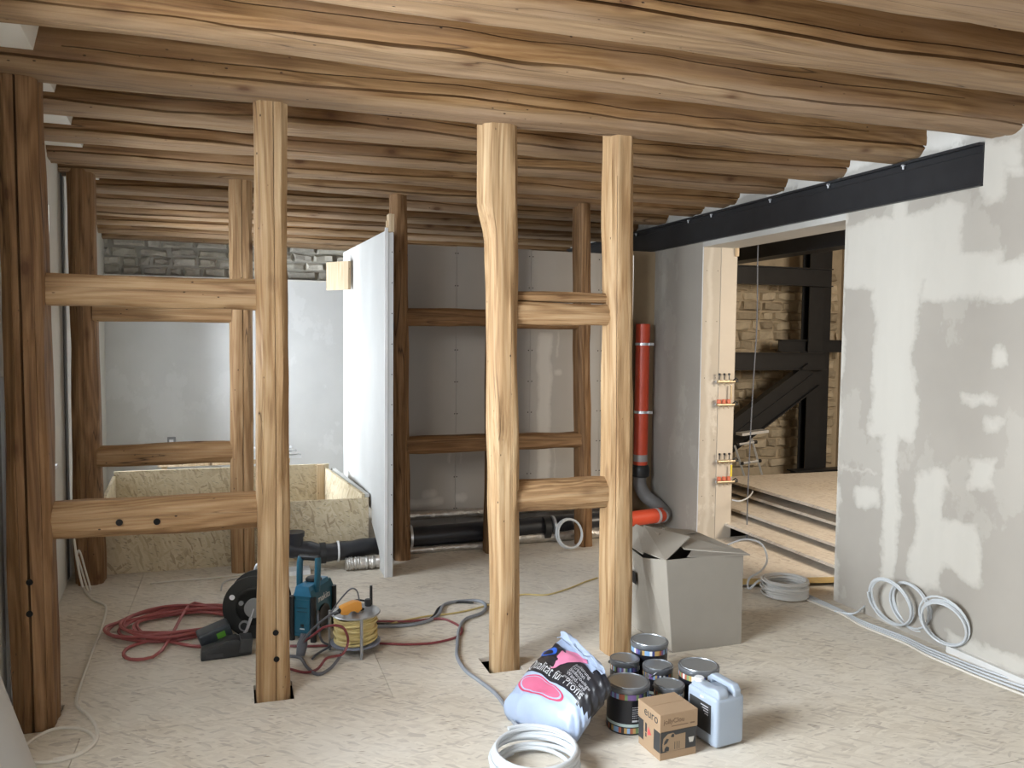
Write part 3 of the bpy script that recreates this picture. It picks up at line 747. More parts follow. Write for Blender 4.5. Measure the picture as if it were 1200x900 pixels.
MB().tube(a, .058, 20).build('elbow', gp, rr, smooth=True)
MB().tube([(.055, -.30, .125), (-.30, -.38, .125)], .062, 22).build('floor_pipe', RED, rr, smooth=True)
MB().tube([(-.02, -.325, .125), (.0, -.32, .125)], .066, 22).build('pipe_clamp', BOLT, rr, smooth=True)

# ---------------------------------------------------------------- cables
def cable(name, pts, r, mat, label, sub=6, n=7, group=None, cat='cable'):
    o = MB().tube(smooth_path(pts, sub), r, n).build(name, mat, None, smooth=True)
    recentre(o); return tag(o, label, cat, group)
def fl(seq, z=.006): return [atz(p[0], p[1], p[2] if len(p) > 2 else z) for p in seq]
def coil_pts(Rr, turns, h, seed, jit=.04, per=26, stack=None):
    rnd = random.Random(seed); n = int(turns) + 3
    rv = [[rnd.uniform(-1, 1) for _ in range(6)] for _ in range(n)]
    out = []; ph = rnd.random() * 6
    for k in range(int(turns * per) + 1):
        t = k / per; i = int(t); f = t - i; f = f * f * (3 - 2 * f)
        q = [rv[i][c] * (1 - f) + rv[i + 1][c] * f for c in range(6)]
        a = 2 * pi * t + ph
        rad = Rr * (1 + jit * q[0])
        z = h * (0.5 + 0.5 * q[1]) if stack is None else stack(t) * h + .004 * q[1]
        x = rad * cos(a) * (1 + jit * .4 * q[5]) + jit * .6 * Rr * q[2]; y = rad * sin(a) + jit * .6 * Rr * q[3]
        z += rad * .05 * q[4] * cos(a + q[2] * 3)
        out.append(Vector((x, y, max(z, 0.0))))
    return out
def coil(label, loc, Rr, turns, h, r, mat, seed, group='cable coils', M=None, jit=.05, stack=None, tails=(), n=8, name='cable_coil'):
    P_ = coil_pts(Rr, turns, h, seed, jit, stack=stack)
    b = MB().tube(P_, r, n)
    if M: b.xf(M)
    for t in tails: b.tube([Vector(q) - Vector(loc) for q in t], r, n)
    o = b.build(name, mat, None, smooth=True); o.location = loc
    return tag(o, label, 'cable coil', group)
zz = lambda t: t / 15.0
coil('big coil of white cable at the bottom edge in front of the cement bag', (1.035, 2.775, .010), .150, 11, .085, .0082, CABLE_W, 3, stack=lambda t: t / 11.0, jit=.11,
     tails=[])
coil('thick coil of off-white cable on the floor before the opening', (3.265, 4.285, .010),   .132, 22, .098, .0068, plain('offwhite_cable', (.60, .59, .56), .5), 5, stack=lambda t: (t % 11) / 11.0 if t < 11 else 1 - (t - 11) / 11.0, jit=.10)
cable('white_cable', [Vector((3.17, 4.36, .05)), Vector((3.10, 4.33, .10)), atz(878, 690, .06), atz(878, 678, .09), atz(893, 668, .12), atz(899, 655, .15), atz(893, 638, .2), atz(878, 632, .2), atz(864, 634, .16), atz(850, 640, .1)], .007, CABLE_W, 'single white cable arching from the off-white coil toward the carton')
def lean(px, py_top, tilt, rad, y_off=0):
    return Matrix.Rotation(R(tilt), 4, 'Y')
# three coils leaning on the right wall
def wall_coil(cx, cy, rad, turns, label, seed, X=3.44, yaw=0, tilt=82):
    p = atx(cx, cy, X)
    M_ = Matrix.Rotation(R(yaw), 4, 'Z') @ Matrix.Rotation(R(tilt), 4, 'Y')
    return coil(label, (p.x, p.y, max(rad + .016, p.z)), rad, turns, .045, .0055, CABLE_W, seed, M=M_, jit=.085, group='coils leaning on the right wall')
wall_coil(1039, 711, .138, 4, 'white cable coil leaning on the right wall, the one nearest the opening', 11, X=3.40, yaw=8, tilt=74)
wall_coil(1062, 712, .135, 5, 'middle white cable coil on the right wall, half hidden behind the coil nearest the opening', 12, X=3.455, yaw=3, tilt=80)
wall_coil(1103, 732, .125, 5, 'separate white cable coil leaning on the right wall, farthest from the opening', 13, X=3.42, yaw=14, tilt=76)
for k in range(4):
    cable('white_cable', [Vector((p.x, p.y, .007)) for p in (atz(944 - 2 * k, 697 + 1.5 * k), atz(985, 716 + 1.5 * k), atz(1010, 729 + 2 * k), atz(1060, 748 + 2.5 * k), atz(1085, 760 + 3 * k), atz(1120, 774 + 3.4 * k), atz(1160, 789 + 4 * k), atz(1215, 807 + 5 * k))], .0062, CABLE_W if k < 3 else CABLE_B,
          ['white cable in the bundle along the right wall, strand closest to the wall', 'white cable in the bundle along the right wall, second strand from the wall', 'white cable in the bundle along the right wall, third strand from the wall', 'beige cable in the bundle along the right wall, outermost strand'][k], group='cables along the right wall')
cable('white_cable', fl([(978, 716, .01), (1000, 719, .02), (1015, 709, .05), (1022, 705, .09)]), .006, CABLE_W, 'short loose white cable end joining the leaning coil nearest the opening')
# coil by the rear posts
p = aty(652, 626, 6.0)
coil('small white cable coil propped against the pipes behind the lower short rail', (p.x - .02, 5.70, .128), .108, 5, .03, .0062, CABLE_W, 17, M=Matrix.Rotation(R(8), 4, 'Z') @ Matrix.Rotation(R(74), 4, 'X'), jit=.05)
# left cable
lp = [(88, 652, .02), (93, 672), (97, 688), (108, 702), (124, 711), (119, 735), (110, 758), (102, 780), (95, 800), (90, 818), (91, 828), (103, 838), (112, 850), (114, 862), (108, 874), (88, 886), (60, 893), (30, 893)]
cable('beige_cable', fl(lp), .0068, CABLE_B, 'long off-white cable snaking over the floor from the left wall to the bottom left corner')
cable('beige_cable', fl([(28, 874), (45, 862), (65, 854), (88, 853), (104, 858), (111, 866), (106, 874), (90, 884), (62, 890)]), .0062, CABLE_B, 'second off-white cable curling beside the dark left post')
def hang(seq, Y_): return [aty(x, y, Y_) for x, y in seq]
cable('hanging_cable', hang([(84, 590), (85, 620), (88, 640), (90, 655), (93, 672), (97, 688)], 5.55), .007, CABLE_B, 'off-white cable hanging down the left wall, nearest the window corner')
cable('hanging_cable', hang([(90, 652), (92, 645), (95, 650), (100, 668), (106, 690), (103, 691), (97, 672), (91, 652)], 5.60), .006, CABLE_B, 'looped off-white cable hanging in front of the dark rear post')
cable('thin_cable', fl([(176, 684), (200, 681), (230, 679), (262, 676), (300, 671), (345, 668), (380, 667)]), .005, CABLE_B, 'thin pale cable lying along the floor in front of the enclosure')
cable('grey_cable', fl([(259, 692, .01), (261, 684, .02), (268, 680), (285, 677), (300, 676)]), .005, plain('grey_cable_m', (.45, .44, .42), .5), 'short grey cable curving up from the floor left of the drum reel')
cable('yellow_cable', fl([(700, 677), (685, 682), (665, 690), (640, 697), (610, 697), (575, 708), (545, 716), (520, 720), (500, 722), (470, 728), (442, 735)]), .005, plain('ochre_cable', (.60, .47, .20), .5), 'thin ochre cable running across the floor behind the notched post')
DG = plain('dark_grey_hose', (.12, .125, .14), .45); GH = plain('grey_hose', (.26, .28, .31), .42)
cable('grey_hose', fl([(440, 734), (475, 733), (500, 728), (514, 720), (520, 709), (535, 705), (560, 704), (569, 709), (565, 718), (545, 726), (538, 738), (536, 755), (536, 770), (545, 785), (562, 798), (580, 812), (592, 828), (600, 843), (607, 852)], .010), .0095, GH, 'grey hose looping from the yellow cable drum round to the front white coil', cat='hose')
cable('black_cable', fl([(440, 731), (470, 732), (495, 729), (508, 722), (515, 712), (530, 706), (555, 706)], .008), .007, BLACK, 'black cable beside the grey hose right of the yellow cable drum')
RH = plain('dark_red_hose', (.22, .045, .05), .42)
cable('red_hose', fl([(441, 728), (480, 728), (515, 725), (530, 729), (541, 737), (536, 746), (510, 753), (480, 755), (445, 754)], .009), .0065, RH, 'thin red hose looping right of the yellow cable drum', cat='hose')
# pile of red hose
hp = []
rnd = random.Random(5); c0 = atz(215, 738)
for k in range(150):
    t = k / 150; a = 2 * pi * t * 8.3
    rx = .30 + .07 * sin(t * 9 + 1) + .05 * noise.noise((k * .11, 1, 0)); ry = .21 + .10 * noise.noise((k * .07, 5, 0)) + .03 * sin(t * 21)
    hp.append(Vector((c0.x + rx * cos(a) + .08 * noise.noise((t * 8, 9, 0)), c0.y + .05 + ry * sin(a) + .11 * noise.noise((t * 7, 3, 0)), .012 + .035 * t + .006 * sin(k * 1.3))))
hp += [atz(190, 762, .02), atz(160, 773, .015), atz(145, 768, .012), atz(152, 758, .012), atz(185, 750, .012), atz(225, 757, .012), atz(260, 757, .012)]
cable('red_hose', hp, .0085, plain('faded_red_hose', (.36, .095, .09), .45), 'tangled pile of faded red hose on the floor left of the drum reel', sub=3, cat='hose')
cable('red_hose', fl([(340, 757), (365, 757), (395, 756), (420, 756), (440, 754)], .009), .0065, RH, 'red hose lying in front of the blue site radio', cat='hose')
cable('red_hose', [atz(340, 784, .008), atz(358, 788, .008), atz(372, 784, .02), atz(382, 772, .06), atz(392, 769, .05), atz(402, 766, .05), atz(408, 752, .1), atz(404, 738, .17), atz(395, 733, .2), atz(380, 735, .18), atz(366, 745, .13), atz(356, 752, .09)], .0065, RH, 'dark red cord bowing up in front of the cable drum', cat='hose')
cable('black_cable', [atz(340, 769, .008), atz(352, 771, .01), atz(360, 782, .01), atz(372, 790, .01), atz(386, 784, .01), atz(396, 773, .03), atz(400, 766, .05)], .008, DG, 'black power cable curving over the floor in front of the cable drum')
cable('black_cable', [Vector(q) for q in ((atz(354, 754, .09)), (atz(362, 742, .14)), (atz(377, 728, .2)), (atz(388, 720, .235)), (atz(396, 717, .25)))], .006, DG, 'grey plug lead rising to the orange plug on the drum')
cable('black_cable', fl([(366, 772, .01), (372, 766, .01), (386, 757, .02), (378, 752, .04), (374, 740, .10), (373, 716, .16)], .01), .006, DG, 'black cable coming down from the side of the site radio')
pc = thing('cable_coupling', 'dark grey cable coupling lying in front of the site radio', 'plug', atz(352, 768, .012))
MB().tube([(0, 0, 0), (.01, .01, .05), (.02, .02, .10)], [.022, .027, .016], 14).build('body', DG, pc, smooth=True)

# ---------------------------------------------------------------- drum reel behind the pale post
rl = thing('drum_reel', 'black cable drum reel on a tube frame, half behind the pale front post', 'cable reel', (.095, 4.50, 0), R(-14))
D_ = plain('reel_black', (.028, .03, .029), .5)
def disc(parent, nm, mat, r0, r1, y, th, x=0, z=.18, n=48):
    b = MB().lathe([(r0, 0), (r1, 0), (r1, th), (r0, th), (r0, 0)] if r0 else [(0, 0), (r1, 0), (r1, th), (0, th)], n)
    b.xf(Matrix.Translation((x, y, z)) @ Matrix.Rotation(R(90), 4, 'X')); return b.build(nm, mat, parent, smooth=True)
disc(rl, 'front_flange', D_, .0, .165, -.05, .012)
disc(rl, 'flange_ring', D_, .095, .112, -.062, .007)
disc(rl, 'rear_flange', D_, .0, .165, .075, .012)
disc(rl, 'cable_winding', plain('reel_cable', (.05, .05, .05), .5), .05, .125, .063, .115)
disc(rl, 'hub', plain('reel_grey', (.30, .31, .31), .5), .0, .05, -.062, .02)
disc(rl, 'socket', plain('reel_grey', (.30, .31, .31), .5), .0, .028, -.062, .012, x=-.052, z=.085, n=24)
disc(rl, 'socket_insert', D_, .0, .019, -.074, .002, x=-.052, z=.085, n=24)
disc(rl, 'sticker', WHITE, .0, .014, -.0625, .002, x=-.115, z=.235, n=20)
disc(rl, 'knob', plain('reel_grey', (.30, .31, .31), .5), .0, .012, -.0625, .01, x=-.068, z=.205, n=16)
for y in (.11,):
    MB().tube(smooth_path([(-.13, y, .011), (-.06, y, .06), (-.035, y, .18), (-.035, y, .33), (-.01, y, .365), (.04, y, .365), (.05, y, .33), (.05, y, .18), (.07, y, .06), (.14, y, .011)], 5), .009, 10).build('frame_tube', ALU, rl, smooth=True)
MB().tube([(-.10, .0, .011), (-.04, -.075, .06), (.0, -.075, .18)], .008, 10).build('frame_tube', ALU, rl, smooth=True)
MB().tube([(0, .05, .366), (0, .11, .366)], .011, 10).build('handle', D_, rl, smooth=True)

# ---------------------------------------------------------------- battery tools
tl = thing('battery_tool', 'black cordless tool body lying on the floor left of the pale front post', 'power tool', tuple(atz(266, 768)), R(4))
DK = plain('tool_black', (.022, .024, .026), .42)
MB().prism([(-.125, 0), (.0, .0), (.115, .004), (.12, .075), (.055, .085), (.045, .092), (.0, .088), (-.045, .065), (-.12, .048)], -.045, .045, 1).build('body', DK, tl, bevel=.008, seg=2, smooth=True)
MB().prism([(.055, .02), (.115, .02), (.122, .085), (.062, .09)], -.05, .05, 1).build('battery', plain('tool_grey', (.045, .048, .052), .4), tl, bevel=.006, smooth=True)
MB().box(-.10, -.047, .012, -.02, -.045, .030).build('grip_pad', plain('tool_grey', (.045, .048, .052), .4), tl)
tm = thing('charger', 'dark battery charger with a green light tilted behind the cordless tool', 'charger', tuple(atz(257, 761)), R(10))
b = MB().box(-.085, -.02, .0, .075, .09, .075); b.xf(Matrix.Translation((0, .015, .035)) @ Matrix.Rotation(R(-17), 4, 'Y')); b.build('body', plain('tool_slate', (.035, .045, .055), .4), tm, bevel=.012, seg=3, smooth=True)
b = MB().box(.0, -.0235, .022, .042, -.021, .052); b.xf(Matrix.Translation((0, .015, .035)) @ Matrix.Rotation(R(-17), 4, 'Y')); b.build('indicator', plain('indicator_green', (.10, .30, .03), .4), tm)
MB().box(-.07, .0, 0, .06, .09, .028).build('base', DK, tm, bevel=.004)

# ---------------------------------------------------------------- site radio
rd = thing('site_radio', 'petrol blue site radio with a tall carry handle and black bumpers', 'radio', (.335, 4.40, 0), R(-33))
BLUE = plain('petrol_blue', (.012, .10, .155), .38); BLU2 = plain('light_petrol', (.03, .17, .30), .35)
MB().prism([(-.058, .02), (.058, .02), (.058, .235), (.04, .275), (-.04, .275), (-.058, .235)], -.03, .21, 1).build('body', BLUE, rd, bevel=.006, smooth=True)
MB().prism([(-.052, .235), (.052, .235), (.038, .29), (-.038, .29)], -.034, .18, 1).build('top_cover', BLU2, rd, bevel=.005, smooth=True)
MB().box(-.045, -.036, .045, .045, -.030, .22).build('front_panel', BLUE, rd, bevel=.004)
for z in (.155, .175): MB().box(-.03, -.0375, z, .03, -.036, z + .002).build('groove', DK, rd)
MB().box(-.012, -.038, .062, .014, -.036, .068).build('label', WHITE, rd)
MB().box(-.008, -.038, .075, .010, -.036, .090).build('badge', DK, rd)
for sx in (-.062, .062):
    for yy in (-.03, .20):
        MB().tube([(sx, yy, .0), (sx, yy, .235)], [.016, .016], 10).build('bumper', BLACK, rd, smooth=True)
for sx in (-.05, .05):
    MB().tube(smooth_path([(sx, .03, .25), (sx * 1.05, .035, .33), (sx * 1.05, .04, .40), (sx * .96, .045, .425)], 4), .0165, 12).build('handle_post', BLUE, rd, smooth=True)
MB().tube([(-.055, .045, .425), (.055, .045, .425)], .0150, 12).build('handle_grip', BLACK, rd, smooth=True)
MB().lathe([(0, .0), (.04, 0), (.044, .012), (.036, .022), (0, .024)], 24, (0, .09, .285)).build('dial', BLACK, rd, smooth=True)
b = MB().lathe([(0, 0), (.062, 0), (.062, .008), (.052, .008), (.045, .004), (0, .004)], 28); b.xf(Matrix.Translation((.058, .09, .105)) @ Matrix.Rotation(R(90), 4, 'Y')); b.build('speaker', BLACK, rd, smooth=True)
b = text_mb('makita', .052, .0005, 'CENTER'); b.xf(Matrix.Translation((.0592, .095, .19)) @ Matrix.Rotation(R(90), 4, 'Z') @ Matrix.Rotation(R(90), 4, 'X')); b.build('lettering', WHITE, rd)

# ---------------------------------------------------------------- yellow cable drum
cd = thing('cable_drum', 'cable drum wound with yellow cable, orange plug resting on top', 'cable reel', (.565, 4.16, 0), R(10))
GD = plain('drum_grey', (.33, .335, .34), .35, .4); GB = plain('drum_blue_grey', (.17, .19, .25), .45)
MB().lathe([(0, .195), (.122, .195), (.126, .199), (.122, .204), (.112, .202), (.04, .206), (.036, .212), (0, .212)], 40).build('top_flange', GD, cd, smooth=True)
MB().lathe([(0, .044), (.125, .044), (.128, .049), (.125, .054), (0, .056)], 40).build('bottom_flange', GB, cd, smooth=True)
MB().lathe([(.07, .056), (.07, .196)], 30).build('core', GB, cd, smooth=True)
P_ = []
for k in range(16 * 22):
    t = k / 22; a = 2 * pi * t
    P_.append(Vector(((.100 + .007 * sin(t * 1.7)) * cos(a), (.100 + .007 * sin(t * 1.7 + .4)) * sin(a), .062 + .126 * (t / 16) + .007 * sin(a + t * 1.3))))
MB().tube(P_, .0065, 7).build('winding', plain('straw_yellow_cable', (.62, .50, .22), .5), cd, smooth=True)
P_ = [Vector(((.092) * cos(k * .3), .092 * sin(k * .3), .065 + .12 * k / 260)) for k in range(260)]
MB().tube(P_, .0072, 6).build('winding', plain('straw_yellow_cable', (.62, .50, .22), .5), cd, smooth=True)
for a_, zt in ((-95, .205), (35, .30), (150, .205)):
    x, y = .132 * cos(R(a_)), .132 * sin(R(a_)); MB().tube([(x, y, .0), (x, y, zt)], .0075, 10).build('leg', BLACK if zt > .25 else GD, cd, smooth=True)
MB().tube(smooth_path([(.10, .09, .212), (.05, .11, .222), (.0, .10, .22)], 4), .005, 8).build('crank_arm', BLACK, cd, smooth=True)
MB().lathe([(0, 0), (.017, 0), (.019, .02), (.016, .034), (0, .036)], 16, (.085, .055, .204)).build('knob', BLACK, cd, smooth=True)
MB().lathe([(0, 0), (.022, 0), (.022, .004), (0, .004)], 20, (.02, -.01, .212)).build('hub_hole', HOLE, cd)
pl_ = thing('orange_plug', 'amber orange plug lying across the top of the yellow cable drum', 'plug', (.53, 4.115, .209), R(18))
OR = plain('amber_plastic', (.80, .36, .06), .4)
MB().prism([(-.055, .008), (-.02, 0), (.0, .015), (.02, .012), (.035, .0), (.06, .018), (.055, .055), (.02, .062), (-.05, .045)], -.022, .022, 1).build('plug_body', OR, pl_, bevel=.006, smooth=True)
MB().tube([(-.05, 0, .026), (-.085, 0, .012)], [.013, .007], 12).build('strain_relief', BLACK, pl_, smooth=True)
MB().tube(smooth_path([(.055, 0, .04), (.05, .02, .10), (.02, .03, .115), (-.03, .04, .07), (-.075, .04, .02), (-.10, .03, -.02)], 5), .004, 8).build('cord', DG, pl_, smooth=True)

# ---------------------------------------------------------------- paint cans
LID = plain('can_lid_steel', (.19, .20, .215), .36, .55); LIDR = plain('can_rim_steel', (.34, .36, .38), .32, .7)
NAVY = plain('can_black_label', (.012, .013, .018), .35)
STR = [plain('stripe_%s' % n_, c_, .45) for n_, c_ in (('white', (.75, .75, .74)), ('black', (.03, .03, .03)), ('navy', (.05, .07, .22)), ('sky', (.25, .42, .65)), ('ochre', (.50, .33, .12)), ('green', (.20, .30, .14)), ('rust', (.40, .12, .07)), ('violet', (.20, .12, .30)))]
def can(px, py, h, r, label, rot=0, handle=False, stripes=True, dark_lid=False, seed=0):
    p = atz(px, py, h)
    t = thing('paint_can', label, 'paint can', (p.x, p.y, 0), rot, 'paint cans')
    cb_ = MB().lathe([(r * .97, 0), (r, .006), (r, h - .02)], 40).build('body', NAVY, t, smooth=True)
    cl_ = MB().lathe([(r, h - .022), (r * 1.035, h - .018), (r * 1.045, h - .004), (r * 1.03, h), (r * .93, h), (r * .90, h - .005), (r * .72, h - .005), (r * .70, h - .002), (r * .66, h - .005), (0, h - .004)], 44).build('lid', LID, t, smooth=True)
    MB().lathe([(r * .93, h + .0), (r * .915, h + .003), (r * .89, h - .003)], 44).build('lid_rim', LIDR, cl_, smooth=True)
    if stripes:
        for (z0, z1) in ((.008, .030), (h - .045, h - .023)):
            n = 46; b = MB(); rnd = random.Random(seed + int(z0 * 1000))
            for k in range(n):
                a, c_ = 2 * pi * k / n, 2 * pi * (k + 1) / n; q = r + .0006
                b.cur = rnd.randrange(len(STR))
                b.add([(q * cos(a), q * sin(a), z0), (q * cos(c_), q * sin(c_), z0), (q * cos(c_), q * sin(c_), z1), (q * cos(a), q * sin(a), z1)], [(0, 1, 2, 3)])
            b.build('stripe_band', STR, cb_)
        MB().lathe([(r + .0005, .034), (r + .0009, .036), (r + .0009, .044), (r + .0005, .046)], 40).build('label_ring', plain('mint_ring', (.50, .62, .60), .4), cb_, smooth=True)
        b = MB(); rnd = random.Random(seed)
        for k in range(6):     # unreadable small print
            z = h * .60 - k * .0085; ang = R(-112); wl_ = rnd.uniform(.028, .05)
            for j in range(6):
                a, c_ = ang + (wl_ / r) * j / 6, ang + (wl_ / r) * (j + .8) / 6; q = r + .0006
                b.add([(q * cos(a), q * sin(a), z), (q * cos(c_), q * sin(c_), z), (q * cos(c_), q * sin(c_), z + .0025), (q * cos(a), q * sin(a), z + .0025)], [(0, 1, 2, 3)])
        q = r + .0006
        for (a, c_) in ((R(-112), R(-97)), (R(-95), R(-88))): b.add([(q * cos(a), q * sin(a), h * .29), (q * cos(c_), q * sin(c_), h * .29), (q * cos(c_), q * sin(c_), h * .29 + .008), (q * cos(a), q * sin(a), h * .29 + .008)], [(0, 1, 2, 3)])
        b.build('small_print', plain('print_grey', (.62, .63, .66), .5), cb_)
    if handle:
        for sx in (-1, 1): MB().box(sx * r - .006, -.008, h - .04, sx * r + .006, .008, h - .024).build('handle_ear', LIDR, t)
        pts = [(r * 1.03 * cos(a), -.02 - r * 1.0 * sin(a) * .55, h - .03 + r * 1.2 * sin(a) * .42) for a in [pi * k / 14 for k in range(15)]]
        MB().tube(pts, .0032, 8).build('handle', plain('can_handle', (.16, .17, .18), .35, .6), t, smooth=True)
    return t
can(736, 798, .19, .0865, 'front black paint can with striped rims, between the bag and the printed box', R(8), seed=1)
can(761, 750, .19, .085, 'black paint can at the back of the group, touching the big carton', R(40), seed=2)
can(819, 779, .19, .085, 'black paint can standing right behind the translucent canister', R(70), seed=3, stripes=True)
can(732, 771, .14, .066, 'small black paint can next to the top of the cement bag, behind the front can', R(-50), handle=True, seed=4)
can(771, 779, .145, .066, 'small black paint can with a raised wire handle in the middle of the group', R(20), handle=True, seed=5)
can(784, 801, .145, .063, 'small black paint can directly behind the printed cardboard box', R(-65), handle=True, seed=6)

# ---------------------------------------------------------------- printed cardboard box
KR = plain('kraft_board', (.34, .23, .138), .8, var=.06); KP = plain('print_black', (.035, .035, .035), .6)
ang = math.atan2(2.716 - 2.704, 1.679 - 1.512)
bx_ = thing('printed_box', 'small printed kraft cardboard box with black graphics, in front of the cans', 'cardboard box', (1.512, 2.704, 0), ang)
BW, BD, BH, BL_ = .168, .158, .180, .112
tray = MB().box(.002, .002, 0, BW - .002, BD - .002, BL_ + .01).build('tray', KR, bx_, bevel=.001, seg=1)
blid = MB().box(-.001, -.001, BL_, BW + .001, BD + .001, BH).build('lid', KR, bx_, bevel=.0015, seg=1)
MB().box(0.01, .08, BH - .0005, BW - .01, .0815, BH + .0006).build('lid_seam', plain('kraft_dark', (.28, .18, .10), .8), blid)
b = MB()
b.box(.004, .0008, .030, BW - .004, .0018, BL_ - .002)
b.build('front_print', KP, tray)
KL = plain('kraft_print', (.31, .215, .13), .8)
def oval(cx, cz, rx, rz, y, n=18, sq=2.0):
    return [(cx + rx * abs(cos(2 * pi * k / n)) ** (2 / sq) * (1 if cos(2 * pi * k / n) >= 0 else -1), cz + rz * abs(sin(2 * pi * k / n)) ** (2 / sq) * (1 if sin(2 * pi * k / n) >= 0 else -1)) for k in range(n)]
MB().prism([(.014, .036), (.012, .06), (.016, .085), (.035, .100), (.06, .102), (.07, .092), (.115, .094), (.115, .032), (.04, .030)], .0002, .0008, 1).build('cut_out_figure', KL, tray)
MB().prism([(.018, .060), (.032, .066), (.040, .080), (.030, .084), (.020, .072)], -.0002, .0003, 1).build('figure_detail', KP, tray)
MB().prism([(.020, .034), (.040, .034), (.042, .048), (.030, .054), (.022, .046)], -.0002, .0003, 1).build('figure_detail', KP, tray)
MB().prism([(.048, .088), (.062, .084), (.064, .096), (.055, .099)], -.0002, .0003, 1).build('figure_detail', KP, tray)
b = MB()
for k in range(3): b.box(.066 + k * .010, -.0002, .036, .068 + k * .010, .0003, .066)
b.box(.122, -.0002, .034, .160, .0003, .050)
b.build('figure_detail', KP, tray)
b = MB(); b.prism([(.134, .052), (.150, .052), (.155, .072), (.129, .072)], -.0002, .0004, 1); b.build('emblem', plain('emblem_grey', (.5, .48, .43), .7), tray)
b = text_mb('jollyClou', .026, .0003); b.xf(Matrix.Translation((.014, -.0014, .142)) @ Matrix.Rotation(R(90), 4, 'X')); b.build('lettering', plain('print_brown', (.16, .10, .06), .7), blid)
b = MB().box(.05, -.0016, .128, .125, -.001, .1305); b.box(.135, -.0016, .127, .155, -.001, .132); b.build('small_print', plain('print_brown', (.16, .10, .06), .7), blid)
# left side print (faces -x)
def side(bm): return bm.xf(Matrix.Translation((-.0014, BD, 0)) @ Matrix.Rotation(R(-90), 4, 'Z') @ Matrix.Rotation(R(90), 4, 'X'))
side(text_mb('euro', .052, .0003).xf(Matrix.Translation((.045, .138, 0)))).build('lettering', KP, blid)
b = MB().box(.002, .03, 0, .038, BL_ - .004, .0004); b.box(.112, .03, 0, .156, BL_ - .004, .0004); b.xf(Matrix.Translation((0.0018, BD, 0)) @ Matrix.Rotation(R(-90), 4, 'Z') @ Matrix.Rotation(R(90), 4, 'X')); b.build('side_print', KP, tray)
b = MB().box(.05, .070, 0, .062, .105, .0004); b.box(.052, .05, 0, .060, .066, .0004); b.xf(Matrix.Translation((0.0019, BD, 0)) @ Matrix.Rotation(R(-90), 4, 'Z') @ Matrix.Rotation(R(90), 4, 'X')); b.build('side_print', KP, tray)
b = MB().add([(.068, .062, 0), (.096, .074, 0), (.072, .098, 0)], [(0, 1, 2)]); b.xf(Matrix.Translation((0.0008, BD, 0)) @ Matrix.Rotation(R(-90), 4, 'Z') @ Matrix.Rotation(R(90), 4, 'X')); b.build('red_mark', plain('print_red', (.55, .08, .08), .6), tray)

# ---------------------------------------------------------------- translucent canister
g = G('milky_plastic', .32); g.col((.37, .43, .51)); g.b.inputs['Subsurface Weight'].default_value = .25; g.b.inputs['Subsurface Radius'].default_value = (.02, .025, .03); MILK = g.m
jr = thing('canister', 'milky bluish plastic canister with a moulded handle beside the printed box', 'canister', (1.815, 2.81, 0), R(8))
bm = MB().box(-.072, -.095, .006, .072, .085, .205)
bm.build('body', MILK, jr, bevel=.02, seg=4, smooth=True, ang=60)
MB().prism([(-.09, .19), (.08, .19), (.075, .215), (.06, .222), (-.02, .224), (-.06, .235), (-.085, .232), (-.093, .215)], -.060, -.008, 0).build('shoulder', MILK, jr, bevel=.009, seg=3, smooth=True, ang=60)
MB().prism([(-.092, .19), (-.094, .222), (-.078, .243), (.045, .243), (.07, .222), (.07, .19), (.048, .19), (.040, .220), (-.052, .222), (-.062, .19)], .018, .054, 0).build('handle', MILK, jr, bevel=.007, seg=3, smooth=True, ang=60)
MB().lathe([(.02, .19), (.02, .215), (.017, .218), (0, .218)], 20, (-.035, .055, .018)).build('cap', plain('cap_white', (.7, .72, .74), .4), jr, smooth=True)
MB().box(-.0735, -.065, .055, -.0718, .065, .17).build('label', KP, jr)
MB().box(-.0745, -.02, .183, -.0715, .0, .190).build('sticker', WHITE, jr)
b = MB()
for k in range(4): b.box(-.0745, -.05, .155 - .01 * k, -.0735, -.005 - .008 * k, .158 - .01 * k)
b.build('small_print', plain('print_grey', (.62, .63, .66), .5), jr)

# ---------------------------------------------------------------- cement bag
BG_W = plain('bag_pale_blue', (.33, .40, .53), .36, var=.1); BG_K = plain('bag_black', (.018, .018, .022), .3); BG_P = plain('bag_pink', (.68, .22, .36), .35); BG_R = plain('bag_crimson', (.50, .055, .12), .35); BG_B = plain('bag_blue', (.03, .12, .55), .35)
A_ = Vector(atz(596, 812, .12)); B_ = Vector(atz(668, 846, .12)); D2 = Vector(atz(662, 742, .27)); C2 = Vector(atz(712, 792, .27))
org = (A_ + B_ + C2 + D2) / 4; org.z = 0
bag = thing('cement_bag', 'pale blue and black plastic sack with white lettering slumped against the cans', 'bag', tuple(org))
def bagp(u, v, off=0.0, under=False):
    """u 0..1 from bottom end to folded top, v 0..1 across"""
    p = A_ * (1 - u) * (1 - v) + B_ * (1 - u) * v + D2 * u * (1 - v) + C2 * u * v
    bul = .045 * (sin(pi * min(1, max(0, v))) ** .5) * (1 - .55 * u ** 2) - .012 + .02 * sin(pi * min(1, u * 1.1))
    edge = .012 * noise.noise((u * 4, v * 3, 2.0)) + .005 * noise.noise((u * 10, v * 8, 7.0)) + .006 * u * noise.noise((u * 9, v * 5, 1.0))
    top = p + Vector((0, 0, bul + edge + off))
    if under:
        th = .125 * (1 - .35 * u)
        q = p - Vector((0, 0, th)) ; q.z = max(.004, q.z if u > .25 else .004 + (q.z - .004) * 1)
        q.z = max(.004, min(q.z, top.z - .03)) + .01 * noise.noise((u * 6, v * 6, 11.0)) * (1 if q.z > .02 else 0)
        return q
    return top
NU, NV = 48, 36
